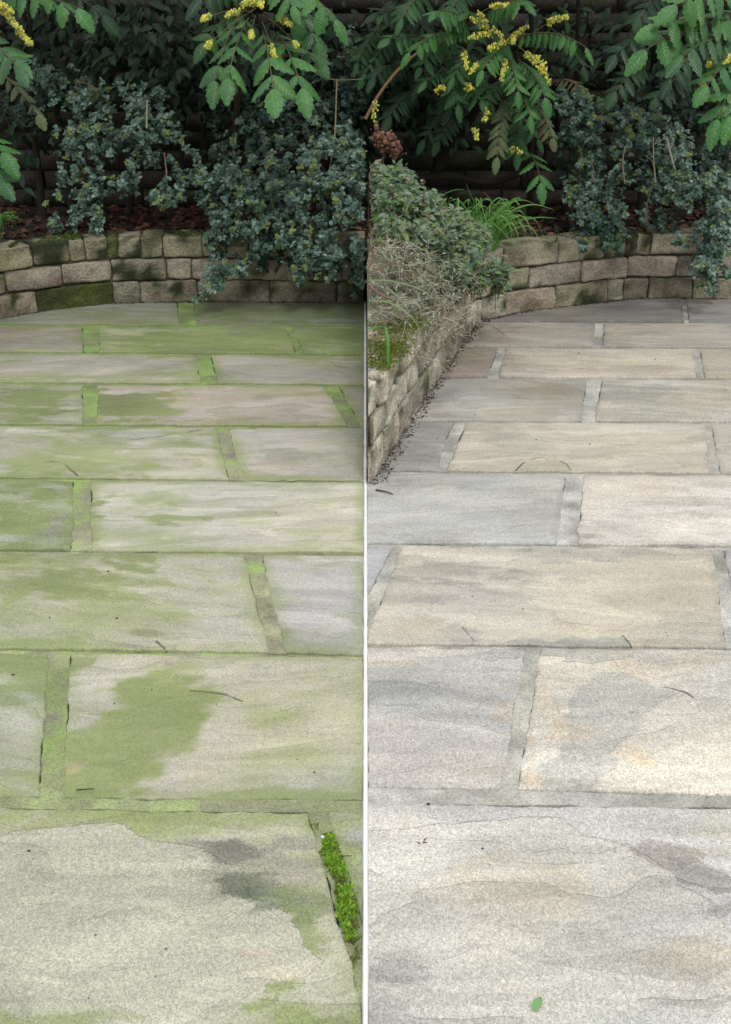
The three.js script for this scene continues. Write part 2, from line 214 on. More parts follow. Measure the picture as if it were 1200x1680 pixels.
function paint(slabs, marks, side, bi) {
  const B = BANDS[bi], nx = B.nx, nd = B.nd, col = new Uint8Array(nx * nd * 4), bmp = new Uint8Array(nx * nd), X0 = side < 0 ? -B.W : 0;
  const sx = B.W / nx, sd = (B.D1 - B.D0) / nd;
  for (const s of slabs) {
    if (s.band !== bi) continue;
    const q = s.q.map((p) => [p.x, -p.z]), xs = q.map((p) => p[0]), ds = q.map((p) => p[1]), M = 0.02;
    const x0 = Math.min(...xs) - M, x1 = Math.max(...xs) + M, d0 = Math.min(...ds) - M, d1 = Math.max(...ds) + M;
    const ed = q.map((p, i) => { const r = q[(i + 1) % 4], ex = r[0] - p[0], ey = r[1] - p[1], l = Math.hypot(ex, ey) || 1; return [p[0], p[1], -ey / l, ex / l]; });
    const cx = (xs[0] + xs[1] + xs[2] + xs[3]) / 4, cd = (ds[0] + ds[1] + ds[2] + ds[3]) / 4;
    for (const e of ed) if ((cx - e[0]) * e[2] + (cd - e[1]) * e[3] > 0) { e[2] = -e[2]; e[3] = -e[3]; }   // outward
    const mk = marks.filter((m) => m.e ? m.e[0] + m.e[2] * 2.3 > x0 && m.e[0] - m.e[2] * 2.3 < x1 && m.e[1] + m.e[3] * 2.3 > d0 && m.e[1] - m.e[3] * 2.3 < d1 : m.bb[1] > x0 && m.bb[0] < x1 && m.bb[3] > d0 && m.bb[2] < d1);
    const off = (s.row * 37 + s.n * 113 + (side > 0 ? 500 : 0)) * 1.37, ang = (vn(off, 3.3) - 0.5) * 0.5, ca = Math.cos(ang), sa = Math.sin(ang);
    const gk = 0.55 + 0.5 * vn(off * 3.3, 7.7), tone = [s.tone[0] * 0.995, s.tone[1] * 1.0, s.tone[2] * 1.005], i0 = Math.max(0, Math.floor((x0 - X0) / sx)), i1 = Math.min(nx - 1, Math.ceil((x1 - X0) / sx)), j0 = Math.max(0, Math.floor((d0 - B.D0) / sd)), j1 = Math.min(nd - 1, Math.ceil((d1 - B.D0) / sd));
    for (let j = j0; j <= j1; j++) for (let i = i0; i <= i1; i++) {
      const x = X0 + (i + 0.5) * sx, d = B.D0 + (j + 0.5) * sd;
      let out = -1e9; for (const e of ed) out = Math.max(out, (x - e[0]) * e[2] + (d - e[1]) * e[3]);
      if (out > M) continue;
      const u = (x * ca - d * sa) + off, v = (x * sa + d * ca) + off * 0.31;
      const wa = fbm(u * 3.1, v * 4.2, 3), wb = vn(u * 9, v * 12);
      // riven bedding: terraces of a slow field, drawn out across the slab
      const f = fbm(u * 1.6 + wa * 0.7, v * 5 + wb * 0.3, 5) * 7, fl = Math.floor(f), fr = f - fl, step = fl + sst(0.0, 0.07, fr), f2 = fbm(u * 5 + 70 + wa, v * 19 + wb * 0.8, 4) * 6, fl2 = Math.floor(f2), step2 = fl2 + sst(0, 0.1, f2 - fl2), tr2 = TAB[(fl2 * 61 + fl * 17 + s.n * 7 + 3000) & 4095] - 0.5;
      const tr = TAB[(fl * 97 + s.row * 13 + s.n * 31) & 1023] - 0.5;
      const streak = fbm(u * 4.5 + wb * 0.8, v * 24 + wa * 3, 4) - 0.5;
      const fine = vn(u * 300, v * 260) * 0.45 + vn(u * 640, v * 520) * 0.55;
      const g = rnd(), grain = bi ? (g - 0.5) * 0.26 + (fine - 0.5) * 0.3 : (g - 0.5) * 0.36 + (fine - 0.5) * 0.5;
      let r = tone[0], gg = tone[1], b = tone[2], h = (step - 3.5) * 1.35 + (step2 - 3) * 0.55 + 2.3 + (fine - 0.5) * 1.1 + (g - 0.5) * 0.4 + streak * 0.9 + (vn(u * 48, v * 60) - 0.5) * 0.7, al = 0;
      const lum = 1 + tr * 0.1 + tr2 * 0.07 + streak * 0.2 + (wa - 0.5) * 0.16;
      const warm = (fbm(u * 2.6 + 40, v * 3.4 + 7, 3) - 0.5) * 17; r += warm * 0.75; gg += warm * 0.35; b -= warm * 0.55;
      r *= lum; gg *= lum; b *= lum;
      const md = fbm(u * 16 + 5, v * 30, 4) - 0.5, nz = (wa - 0.5) * 1.3 + (wb - 0.5) * 0.4 + streak * 1.2 + md * 2.6 + (fine - 0.5) * 0.4;
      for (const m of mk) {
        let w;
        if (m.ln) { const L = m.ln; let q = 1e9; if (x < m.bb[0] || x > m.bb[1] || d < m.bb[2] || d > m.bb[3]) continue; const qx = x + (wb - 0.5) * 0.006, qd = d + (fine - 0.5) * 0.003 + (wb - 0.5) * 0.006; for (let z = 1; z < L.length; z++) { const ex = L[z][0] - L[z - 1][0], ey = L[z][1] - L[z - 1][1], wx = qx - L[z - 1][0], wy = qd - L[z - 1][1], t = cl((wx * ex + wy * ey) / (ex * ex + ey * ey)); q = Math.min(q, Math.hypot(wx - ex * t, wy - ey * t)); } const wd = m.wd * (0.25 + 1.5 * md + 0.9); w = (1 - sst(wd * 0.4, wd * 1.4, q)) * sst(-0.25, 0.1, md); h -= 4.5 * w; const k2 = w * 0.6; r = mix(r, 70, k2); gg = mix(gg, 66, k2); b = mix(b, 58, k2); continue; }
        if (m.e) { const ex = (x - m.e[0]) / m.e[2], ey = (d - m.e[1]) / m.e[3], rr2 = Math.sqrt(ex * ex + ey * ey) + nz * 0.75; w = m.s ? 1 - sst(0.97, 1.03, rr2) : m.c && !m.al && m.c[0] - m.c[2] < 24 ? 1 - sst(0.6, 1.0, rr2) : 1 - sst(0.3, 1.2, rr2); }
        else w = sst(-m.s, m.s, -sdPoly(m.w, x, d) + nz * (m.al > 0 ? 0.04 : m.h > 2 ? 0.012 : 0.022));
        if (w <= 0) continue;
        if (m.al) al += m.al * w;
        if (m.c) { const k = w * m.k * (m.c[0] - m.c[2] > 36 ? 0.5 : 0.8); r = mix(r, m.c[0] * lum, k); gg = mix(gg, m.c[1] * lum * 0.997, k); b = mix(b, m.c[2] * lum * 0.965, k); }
        if (m.h) h += m.h * w * (1 - sst(-0.02, 0, out));
      }
      if (side < 0) {                                               // algae: film that follows the grain, thicker in joints and hollows, broken up by wear
        const edge = sst(-0.05, 0.006, out), a2 = fbm(u * 7 + 91, v * 13 + 3, 4) - 0.5;
        let a = (al * 1.0 + edge * 0.5 * (0.4 + vn(u * 5 + 7, v * 5)) + 0.2) + a2 * 0.75 + (fine - 0.5) * 0.3 - tr * 0.12;
        a = sst(-0.06, 1.12, a + md * 0.5) * 0.82;
        const br = vn(u * 4 + 300, v * 6), ar = mix(118, 152, br), ag = mix(134, 167, br), ab = mix(78, 102, br), kk = a * (0.86 + (fine - 0.5) * 0.5);
        r = mix(r, ar * (0.75 + r / 720), kk); gg = mix(gg, ag * (0.75 + gg / 720), kk); b = mix(b, ab * (0.75 + b / 720), kk);
      } else {
        const edge = sst(-0.03, 0.006, out) * vn(u * 6, v * 6) * 0.1; r *= 1 - edge; gg *= 1 - edge; b *= 1 - edge * 0.95;
      }
      let k = 1 + grain * gk; if (g > 0.9975) k *= 0.62; else if (g < 0.012) k *= 1.13;
      const o = j * nx + i, SC = side < 0 ? 0.925 : 0.955;
      col[o * 4] = cl(r * k * SC, 0, 255); col[o * 4 + 1] = cl(gg * k * SC, 0, 255); col[o * 4 + 2] = cl(b * k * SC, 0, 255); col[o * 4 + 3] = 255;
      bmp[o] = cl(((h - 2.3) / 18 + 0.5) * 255, 0, 255);
    }
  }
  const T = new THREE.DataTexture(col, nx, nd, THREE.RGBAFormat), Hm = new THREE.DataTexture(bmp, nx, nd, THREE.RedFormat);
  T.colorSpace = THREE.SRGBColorSpace;
  for (const t of [T, Hm]) { t.magFilter = THREE.LinearFilter; t.minFilter = THREE.LinearMipmapLinearFilter; t.generateMipmaps = true; t.needsUpdate = true; }
  return new THREE.MeshStandardMaterial({ map: T, bumpMap: Hm, bumpScale: 0.018, roughness: 0.86 });
}
function paintFill(side) {                                          // pointing mortar; on the uncleaned side full of algae
  const nx = 1024, nd = 2048, W = 2.95, D0 = 0.84, D1 = 6.5, col = new Uint8Array(nx * nd * 4), bm = new Uint8Array(nx * nd);
  for (let j = 0; j < nd; j++) for (let i = 0; i < nx; i++) {
    const x = i / nx * W, d = D0 + j / nd * (D1 - D0), u = x + (side > 0 ? 55 : 0), f = fbm(u * 14, d * 14, 4), p = fbm(u * 3.4, d * 3.9, 5), g = rnd();
    let c;
    if (side < 0) { const m = sst(0.25, 0.8, p + (f - 0.5) * 0.9 + mix(0.26, mix(-0.1, 0.24, sst(3.9, 4.4, d + (f - 0.5) * 0.8)), sst(2.4, 2.6, d + (f - 0.5) * 0.3))) * mix(0.35, 1, sst(2.05, 2.28, d + (f - 0.5) * 0.5)) * (0.65 + 0.5 * f); c = [mix(158, 134, m), mix(158, 158, m), mix(130, 90, m)]; }
    else { const m = sst(0.35, 0.65, p); c = [mix(186, 176, m), mix(184, 174, m), mix(177, 162, m)]; }
    const k = (0.74 + f * 0.5) * (0.87 + g * 0.26) * 0.95, o = j * nx + i;
    col[o * 4] = c[0] * k; col[o * 4 + 1] = c[1] * k; col[o * 4 + 2] = c[2] * k; col[o * 4 + 3] = 255; bm[o] = cl((f * 0.7 + g * 0.3) * 255, 0, 255);
  }
  const T = new THREE.DataTexture(col, nx, nd, THREE.RGBAFormat), Hm = new THREE.DataTexture(bm, nx, nd, THREE.RedFormat); T.colorSpace = THREE.SRGBColorSpace;
  for (const t of [T, Hm]) { t.magFilter = THREE.LinearFilter; t.minFilter = THREE.LinearMipmapLinearFilter; t.generateMipmaps = true; t.needsUpdate = true; }
  return new THREE.MeshStandardMaterial({ map: T, bumpMap: Hm, bumpScale: 0.009, roughness: 0.95 });
}
const FILL = { D0: 0.84, D1: 6.5, W: 2.95 };
function slabGeo(q, B, side, { cell, warp, top, drop, round, skirt, tilt = 0, so = 0, grow = 0 }) {
  if (grow) { const c = q.reduce((a, b) => a.clone().add(b)).multiplyScalar(0.25), ax = q[1].clone().sub(q[0]).normalize(), az = q[3].clone().sub(q[0]).normalize(); q = q.map((p, i) => p.clone().addScaledVector(ax, i === 1 || i === 2 ? grow : -grow).addScaledVector(az, i > 1 ? grow : -grow)); }
  const wid = Math.max(q[0].distanceTo(q[1]), q[3].distanceTo(q[2]), 0.01), dep = Math.max(q[0].distanceTo(q[3]), q[1].distanceTo(q[2]), 0.004);
  const lines = (len) => { const e = [0, 0.35, 1].map((k) => Math.min(k * round, len * 0.3)), n = Math.max(1, Math.round((len - 2 * e[2]) / cell)), o = e.slice(0, 2).map((v) => v / len); for (let i = 0; i <= n; i++) o.push((e[2] + (len - 2 * e[2]) * i / n) / len); e.slice(0, 2).reverse().forEach((v) => o.push(1 - v / len)); return o; };
  const us = lines(wid), vs = lines(dep), g = new GB(), nu = us.length, nv = vs.length, X0 = side < 0 ? -B.W : 0, tx = gs() * tilt, tz = gs() * tilt, pos = [];
  const put = (x, y, z) => g.v(x, y, z, [1, 1, 1], (x - X0) / B.W, (-z - B.D0) / (B.D1 - B.D0));
  for (const v of vs) for (const u of us) {
    let x = mix(mix(q[0].x, q[1].x, u), mix(q[3].x, q[2].x, u), v), z = mix(mix(q[0].z, q[1].z, u), mix(q[3].z, q[2].z, u), v);
    const e = Math.min(u * wid, (1 - u) * wid, v * dep, (1 - v) * dep);
    const a = x * 11 + so, b = z * 11 - so, wx = (vn(a, b) - 0.5) * 2 * warp + (vn(a * 5, b * 5) - 0.5) * warp * 1.7, wz = (vn(a + 40, b + 9) - 0.5) * 2 * warp + (vn(a * 5 + 9, b * 5) - 0.5) * warp * 1.7;
    x += wx; z += wz; x = side < 0 ? Math.min(x, -0.0055) : Math.max(x, 0.0055);
    const k = e < round ? (1 - e / round) ** 2 : 0;
    put(x, top - drop * k + (vn(x * 6 + so, z * 6) - 0.5) * warp * 0.8 + tx * (u - 0.5) + tz * (v - 0.5), z); pos.push([x, z]);
  }
  for (let j = 0; j < nv - 1; j++) for (let i = 0; i < nu - 1; i++) { const a = j * nu + i; g.t(a, a + nu, a + 1); g.t(a + 1, a + nu, a + nu + 1); }
  const ring = []; for (let i = 0; i < nu; i++) ring.push(i); for (let j = 1; j < nv; j++) ring.push(j * nu + nu - 1); for (let i = nu - 2; i >= 0; i--) ring.push((nv - 1) * nu + i); for (let j = nv - 2; j > 0; j--) ring.push(j * nu);
  const mx = pos.reduce((a, b) => a + b[0], 0) / pos.length, mz = pos.reduce((a, b) => a + b[1], 0) / pos.length;
  const low = ring.map((k) => { const n = put(pos[k][0], -skirt, pos[k][1]), dx = mx - pos[k][0], dz = mz - pos[k][1], l = Math.hypot(dx, dz) || 1; g.u[n * 2] += dx / l * skirt / B.W; g.u[n * 2 + 1] -= dz / l * skirt / (B.D1 - B.D0); return n; });
  for (let i = 0; i < ring.length; i++) { const n = (i + 1) % ring.length; g.t(ring[i], ring[n], low[i]); g.t(ring[n], low[n], low[i]); }
  return g.geo();
}
const ground = structure('ground');
{
  const gm = new THREE.MeshStandardMaterial({ color: new THREE.Color(0.06, 0.055, 0.035), roughness: 1 });
  const g = new THREE.PlaneGeometry(300, 300); g.rotateX(-Math.PI / 2); const m = mesh('soil_sheet', g, gm, ground); m.position.y = -0.045;
}
for (const [L, marks, side] of [[LL, marksL, -1], [LR, marksR, 1]]) {
  const patio = structure(side < 0 ? 'mossy_patio' : 'clean_patio');
  patio.userData.label = side < 0 ? 'sandstone paving green with algae, left of the added white divider' : 'clean pale sandstone paving right of the added white divider';
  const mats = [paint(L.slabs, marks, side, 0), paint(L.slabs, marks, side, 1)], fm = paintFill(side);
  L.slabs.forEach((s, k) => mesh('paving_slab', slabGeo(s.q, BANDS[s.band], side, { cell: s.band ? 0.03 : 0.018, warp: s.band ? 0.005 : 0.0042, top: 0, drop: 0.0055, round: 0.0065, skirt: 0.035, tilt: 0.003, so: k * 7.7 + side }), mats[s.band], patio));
  L.fills.forEach((s, k) => mesh('mortar_joint', slabGeo(s.q, FILL, side, { cell: 0.02, warp: 0.0032, grow: s.up ? 0.0025 : 0.001, top: s.up ? -0.0034 : s.row < 7 ? -0.009 : -0.004, drop: 0.002, round: 0.004, skirt: 0.036, so: k * 3.3 }), fm, patio));
  if (side > 0) {                                                   // added white divider strip, not real pointing, where the cleaned half begins
    const g = new GB(), n = 240, c = () => { const f = 1 + gs() * 0.03; return [0.84 * f, 0.84 * f, 0.83 * f]; };
    for (let j = 0; j <= n; j++) { const z = -mix(0.86, 6.02, j / n), y = 0.001 + (vn(z * 20, 3) - 0.5) * 0.0008, w = 0.0056 + (vn(z * 40, 8) - 0.5) * 0.0012; for (const [x, yy] of [[-w, -0.03], [-w, y], [0, y + 0.0001], [w, y], [w, -0.03]]) g.v(x, yy, z, c()); if (j) for (let i = 0; i < 4; i++) { const a = (j - 1) * 5 + i; g.t(a, a + 1, a + 5); g.t(a + 1, a + 6, a + 5); } }
    g.build('white_divider', new THREE.MeshStandardMaterial({ vertexColors: true, roughness: 0.9 }), patio);
  }
}
//@@PART2
// ---------------------------------------------------------------- stone walls of the raised beds
function grainTex(n, sc, seedOff, f) {
  const a = new Uint8Array(n * n * 4), b = new Uint8Array(n * n);
  for (let j = 0; j < n; j++) for (let i = 0; i < n; i++) { const [c, h] = f(i / n * sc, j / n * sc, seedOff); a.set([c[0], c[1], c[2], 255], (j * n + i) * 4); b[j * n + i] = cl(h * 255, 0, 255); }
  const T = new THREE.DataTexture(a, n, n, THREE.RGBAFormat), B = new THREE.DataTexture(b, n, n, THREE.RedFormat); T.colorSpace = THREE.SRGBColorSpace;
  for (const t of [T, B]) { t.wrapS = t.wrapT = THREE.RepeatWrapping; t.magFilter = THREE.LinearFilter; t.minFilter = THREE.LinearMipmapLinearFilter; t.generateMipmaps = true; t.needsUpdate = true; t.repeat.set(1 / sc, 1 / sc); }
  return [T, B];
}
const [stT, stB] = grainTex(1024, 2, 5, (x, y, s) => { const f = fbm(x * 9 + s, y * 14, 4), g = rnd(), p = vn(x * 120, y * 140), k = 0.8 + (f - 0.5) * 0.55 + (g - 0.5) * 0.16 + (p - 0.5) * 0.2; return [[255 * cl(k), 252 * cl(k), 246 * cl(k)], f * 0.62 + p * 0.2 + g * 0.14]; });
const stoneMat = new THREE.MeshStandardMaterial({ map: stT, bumpMap: stB, bumpScale: 0.016, vertexColors: true, roughness: 0.93 });
const MOSS = [[0.05, 0.075, 0.012], [0.085, 0.11, 0.02], [0.03, 0.05, 0.012]];
function stoneGeo(len, h, dep, tone, moss, k, sides) {
  const nl = Math.max(5, Math.round(len / 0.026)), g = new THREE.BoxGeometry(len, h, dep, sides ? nl : 4, sides ? 5 : 2, sides ? 4 : 1), p = g.attributes.position, n = g.attributes.normal, uv = g.attributes.uv, col = new Float32Array(p.count * 3), r = Math.min(0.007, h * 0.12), hl = len / 2 - r, hh = h / 2 - r, hd = dep / 2 - r;
  const sk = gs() * 0.006, mc = MOSS[Math.floor(rnd() * 3)];
  const snap = (t, half, n) => { const st = 2 * half / n; return n > 3 && Math.abs(Math.abs(t) - (half - st)) < st * 0.1 ? Math.sign(t) * (half - 0.011) : t; };
  for (let i = 0; i < p.count; i++) {
    if (sides) p.setXYZ(i, snap(p.getX(i), len / 2, nl), snap(p.getY(i), h / 2, 5), snap(p.getZ(i), dep / 2, 4));
    let x = p.getX(i), y = p.getY(i), z = p.getZ(i); const u0 = x + k * 1.9, v0 = y + k * 0.77, nx = n.getX(i), ny = n.getY(i);
    const ix = cl(x, -hl, hl), iy = cl(y, -hh, hh), iz = cl(z, -hd, hd), d = V(x - ix, y - iy, z - iz), l = d.length() || 1;
    const a = v3n(x * 13 + k * 3.1, y * 17 + k, z * 13), b = v3n(x * 46 + k, y * 50, z * 46 + k * 2), o = r / l * (1 + (b - 0.5) * 0.9);
    x = ix + d.x * o; y = iy + d.y * o; z = iz + d.z * o; const q = (a - 0.5) * 0.024 + (b - 0.5) * 0.018 + 0.003;
    x += d.x / l * q * 0.6; y += d.y / l * q * 0.45; z += d.z / l * q; y += x / len * sk;
    p.setXYZ(i, x, y, z);
    if (Math.abs(ny) > 0.5) uv.setXY(i, u0, z + k * 0.7); else if (Math.abs(nx) > 0.5) uv.setXY(i, z + k, v0); else uv.setXY(i, u0, v0);
    const m = sst(0.5, 0.64, v3n(x * 16 + k * 5, y * 20 + k, z * 16) * 0.75 + v3n(x * 60, y * 60 + k, z * 60) * 0.25 + (moss - 0.5) * 0.42), f = 0.75 + a * 0.5;
    const gy = (tone[0] + tone[1] + tone[2]) / 3; for (let c = 0; c < 3; c++) col[i * 3 + c] = mix(mix(tone[c], gy, sides ? 0.42 : 0) * f * (sides ? 1.6 : 1), mc[c] * (0.6 + b * 0.9), m * 0.94);
  }
  g.setAttribute('color', new THREE.BufferAttribute(col, 3));
  // weld the box's seams, so that no crack opens along its edges
  const key = new Map(), N = new Float32Array(p.count * 3); g.computeVertexNormals();
  const gn = g.attributes.normal; for (let i = 0; i < p.count; i++) { const q = `${p.getX(i).toFixed(4)},${p.getY(i).toFixed(4)},${p.getZ(i).toFixed(4)}`; const s = key.get(q) ?? V(0, 0, 0); s.add(V(gn.getX(i), gn.getY(i), gn.getZ(i))); key.set(q, s); }
  for (let i = 0; i < p.count; i++) { const s = key.get(`${p.getX(i).toFixed(4)},${p.getY(i).toFixed(4)},${p.getZ(i).toFixed(4)}`).clone().normalize(); N.set([s.x, s.y, s.z], i * 3); }
  g.setAttribute('normal', new THREE.BufferAttribute(N, 3)); return g;
}
const toPx = (p) => { const x = p.x, y = p.y - H, z = p.z, zz = z * CT + y * ST * 1, yy = y * CT - z * ST; return [600 - F * x / zz, 840 + F * yy / zz]; };
let stoneK = 0;
function stoneRun(parent, base, courses, { depth = 0.17, flip = 1, minX = -99, maxX = 99, len: ln = [0.2, 0.36], gap = 0.003 }) {
  const cv = new THREE.CatmullRomCurve3(base, false, 'centripetal'), L = cv.getLength(), NS = 400, pts = cv.getSpacedPoints(NS), px = pts.map((p) => toPx(p)[0]);
  const at_ = (s) => cv.getPointAt(cl(s / L)), sOf = (x) => { for (let i = 1; i <= NS; i++) if ((px[i - 1] - x) * (px[i] - x) <= 0) return i / NS * L; return null; };
  for (const c of courses) {
    let js = [];
    if (c.joints) { js = c.joints.map(sOf).filter((s) => s != null); }
    js.sort((a, b) => a - b);
    let first = js.length ? js[0] : rr(0.1, 0.3); if (!js.length) js = [first];
    while (js[0] > 0.08) js.unshift(js[0] - Math.min(rr(...ln), js[0] > 0.45 ? 9 : js[0]));
    while (js[js.length - 1] < L - 0.06) js.push(Math.min(L, js[js.length - 1] + rr(...ln)));
    for (let i = 0; i < js.length - 1; i++) {
      const s0 = Math.max(0, js[i]) + gap, s1 = js[i + 1] - gap; if (s1 - s0 < 0.03) continue;
      const a = at_(s0), b = at_(s1), m = a.clone().add(b).multiplyScalar(0.5), dir = b.clone().sub(a), len = dir.length(); dir.normalize();
      const inn = V(dir.z * flip, 0, -dir.x * flip), h = c.h[1] - c.h[0] - gap * 1.2 + gs() * 0.003, k = ++stoneK;
      const pm = (a.clone().add(b).multiplyScalar(0.5)), mp = toPx(pm)[0], st = c.style(mp, i);
      const g = stoneGeo(len, h, depth, st[0], st[1], k * 1.713, true);
      g.applyMatrix4(new THREE.Matrix4().makeBasis(dir, V(0, 1, 0), V().crossVectors(dir, V(0, 1, 0))));
      m.addScaledVector(inn, depth / 2 + gs() * 0.004 + (c.set ?? 0)); m.y = (c.h[0] + c.h[1]) / 2;
      g.translate(m.x, m.y, m.z);
      const P = g.attributes.position; for (let q = 0; q < P.count; q++) P.setX(q, cl(P.getX(q), minX, maxX));
      mesh('stone', g, stoneMat, parent);
    }
  }
  // mortar behind the joints
  const g = new GB(), n = 60, mc = () => { const f = 0.8 + rnd() * 0.4; return [0.17 * f, 0.155 * f, 0.115 * f]; };
  for (let j = 0; j <= n; j++) {
    const p = cv.getPointAt(j / n), t = cv.getTangentAt(j / n), i1 = V(t.z * flip, 0, -t.x * flip).normalize();
    for (const [o, y] of [[0.021, -0.02], [0.02, 0.08], [0.021, 0.16], [0.02, 0.24], [0.022, 0.3], [0.12, 0.298]]) g.v(cl(p.x + i1.x * o + gs() * 0.001, minX, maxX), y, p.z + i1.z * o + gs() * 0.001, mc(), j / n * L, y);
    if (j) for (let i = 0; i < 5; i++) { const a = (j - 1) * 6 + i; g.t(a, a + 1, a + 6); g.t(a + 1, a + 7, a + 6); }
  }
  g.build('mortar_core', stoneMat, parent);
}
const hC = [[-0.006, 0.106], [0.112, 0.214], [0.221, 0.325]];
const wallL = thing('retaining_wall', 'low curved stone wall, partly covered in moss, behind the green paving', 'garden wall', 'low bed walls');
const pick = (a) => a[Math.floor(rnd() * a.length)];
stoneRun(wallL, [[-210, 800], [-130, 660], [-62, 548], [-25, 528], [0, 522], [50, 513], [100, 506], [150, 500], [190, 497], [260, 495], [360, 495], [480, 496], [598, 497]].map(([x, y]) => G(x, y)), [
  { h: hC[0], joints: [60, 185, 228, 322, 442, 551], style: (x) => x < 60 ? [L3(150, 134, 108), 0.35] : x < 186 ? [L3(104, 104, 66), 1.05] : x < 230 ? [L3(138, 136, 108), 0.6] : [L3(140, 128, 102), x < 330 ? 0.45 : 0.3] },
  { h: hC[1], joints: [17, 105, 187, 275, 316, 400, 486, 560], style: (x) => x < 17 ? [L3(140, 136, 92), 0.5] : [pick([L3(162, 150, 128), L3(158, 144, 124), L3(150, 140, 114)]), x > 186 && x < 240 ? 0.5 : 0.22] },
  { h: hC[2], set: 0.003, joints: [62, 121, 148, 184, 199, 235, 270, 336, 410, 500], style: (x) => [pick([L3(160, 152, 112), L3(152, 146, 104), L3(156, 148, 118)]), x < 62 ? 0.35 : x < 122 ? 0.62 : x > 182 && x < 200 ? 1 : x > 230 && x < 300 ? 0.45 : 0.5] },
], { flip: 1, maxX: -0.004 });
const wallR = thing('retaining_wall', 'pale stone wall with a corner and a curve, beside the clean paving', 'garden wall', 'low bed walls');
const sideTone = () => vary(pick([L3(180, 170, 144), L3(160, 156, 134), L3(192, 184, 160), L3(144, 138, 118), L3(172, 158, 122)]), 0.12);
stoneRun(wallR, [[604, 795], [659, 711], [711, 631], [749, 576], [784, 524]].map(([x, y]) => G(x, y)), [
  { h: hC[0], style: () => [sideTone(), 0.32] }, { h: hC[1], style: () => [sideTone(), 0.4] }, { h: hC[2], style: () => [sideTone(), 0.5] },
], { flip: 1, minX: 0.008, depth: 0.15, len: [0.11, 0.24], gap: 0.006 });
stoneRun(wallR, [[772, 533], [800, 522], [822, 517], [865, 510], [910, 505], [960, 498], [1010, 492], [1060, 489], [1130, 489], [1200, 490], [1330, 492], [1480, 494]].map(([x, y]) => G(x, y)), [
  { h: hC[0], joints: [789, 828, 910, 995, 1020, 1062, 1135, 1215], style: (x) => x < 828 ? [L3(172, 168, 140), 0.45] : x < 911 ? [L3(156, 138, 112), 0.2] : x < 1000 ? [L3(150, 142, 104), 0.5] : [pick([L3(158, 152, 120), L3(140, 130, 104)]), 0.42] },
  { h: hC[1], joints: [820, 866, 950, 1024, 1104, 1162, 1240], style: (x) => x < 866 ? [L3(160, 158, 116), 0.45] : [pick([L3(170, 152, 130), L3(164, 152, 130), L3(158, 150, 130)]), 0.18] },
  { h: hC[2], set: 0.003, joints: [824, 911, 984, 1019, 1036, 1060, 1145, 1230], style: (x) => [pick([L3(170, 162, 118), L3(164, 156, 120), L3(168, 160, 130)]), x > 1019 && x < 1060 ? 0.7 : x < 911 ? 0.28 : 0.42] },
], { flip: 1 });
stoneRun(wallR, [V(0.012, 0, -6.0), V(0.012, 0, -5), V(0.012, 0, -4.15)], [
  { h: hC[0], style: () => [sideTone(), 0.4] }, { h: hC[1], style: () => [sideTone(), 0.4] }, { h: hC[2], style: () => [sideTone(), 0.4] }], { flip: 1, minX: 0.008, depth: 0.09 });
const wallB = thing('boundary_wall', 'weathered stone wall at the back behind all the shrubs, toned dark partly for their shade', 'wall');
{
  const up = []; let y = 0.2, row = 0;
  while (y < 2.2) {
    const h = rr(0.092, 0.112); let x = -3.7 + rnd() * 0.2;
    while (x < 3.7) {
      const l = rr(0.2, 0.44), g = stoneGeo(l - 0.014, h - 0.012, 0.16, vary(pick([L3(92, 84, 74), L3(80, 75, 68), L3(98, 90, 80), L3(72, 74, 62)]), 0.12), rr(0.15, 0.5), ++stoneK * 1.31, false);  // grimy stone tones, darkened further to carry the shrubs' shade
      g.translate(x + l / 2, y + h / 2, -7.08 + gs() * 0.006);
      if (y < 1.45) mesh('stone', g, stoneMat, wallB); else up.push(g);
      x += l;
    }
    y += h; row++;
  }
  const m = mesh('upper_stonework', mergeGeometries(up), stoneMat, wallB); m.userData.kind = 'stuff';
  const c = new THREE.BoxGeometry(7.5, 2.25, 0.2); c.setAttribute('color', new THREE.Float32BufferAttribute(new Float32Array(c.attributes.position.count * 3).fill(0.045), 3)); c.translate(0, 1.05, -7.12); mesh('mortar_core', c, stoneMat, wallB);
}
const soil = structure('bed_soil');
{
  const gp = (x, y) => { const g = G(x, y); return new THREE.Vector2(g.x, g.z); };
  const sh = new THREE.Shape([gp(-205, 780), gp(-62, 540), gp(0, 515), gp(190, 490), gp(598, 490), new THREE.Vector2(0.03, -4.2), gp(640, 728), gp(760, 545), gp(800, 515), gp(1060, 484), gp(1480, 488), new THREE.Vector2(3.6, -7.05), new THREE.Vector2(-3.6, -7.05)]);
  const g = new THREE.ShapeGeometry(sh); g.rotateX(Math.PI / 2); g.translate(0, 0.287, 0);
  mesh('soil', g, new THREE.MeshStandardMaterial({ color: new THREE.Color(0.035, 0.026, 0.018), roughness: 1, side: THREE.DoubleSide }), soil);
}

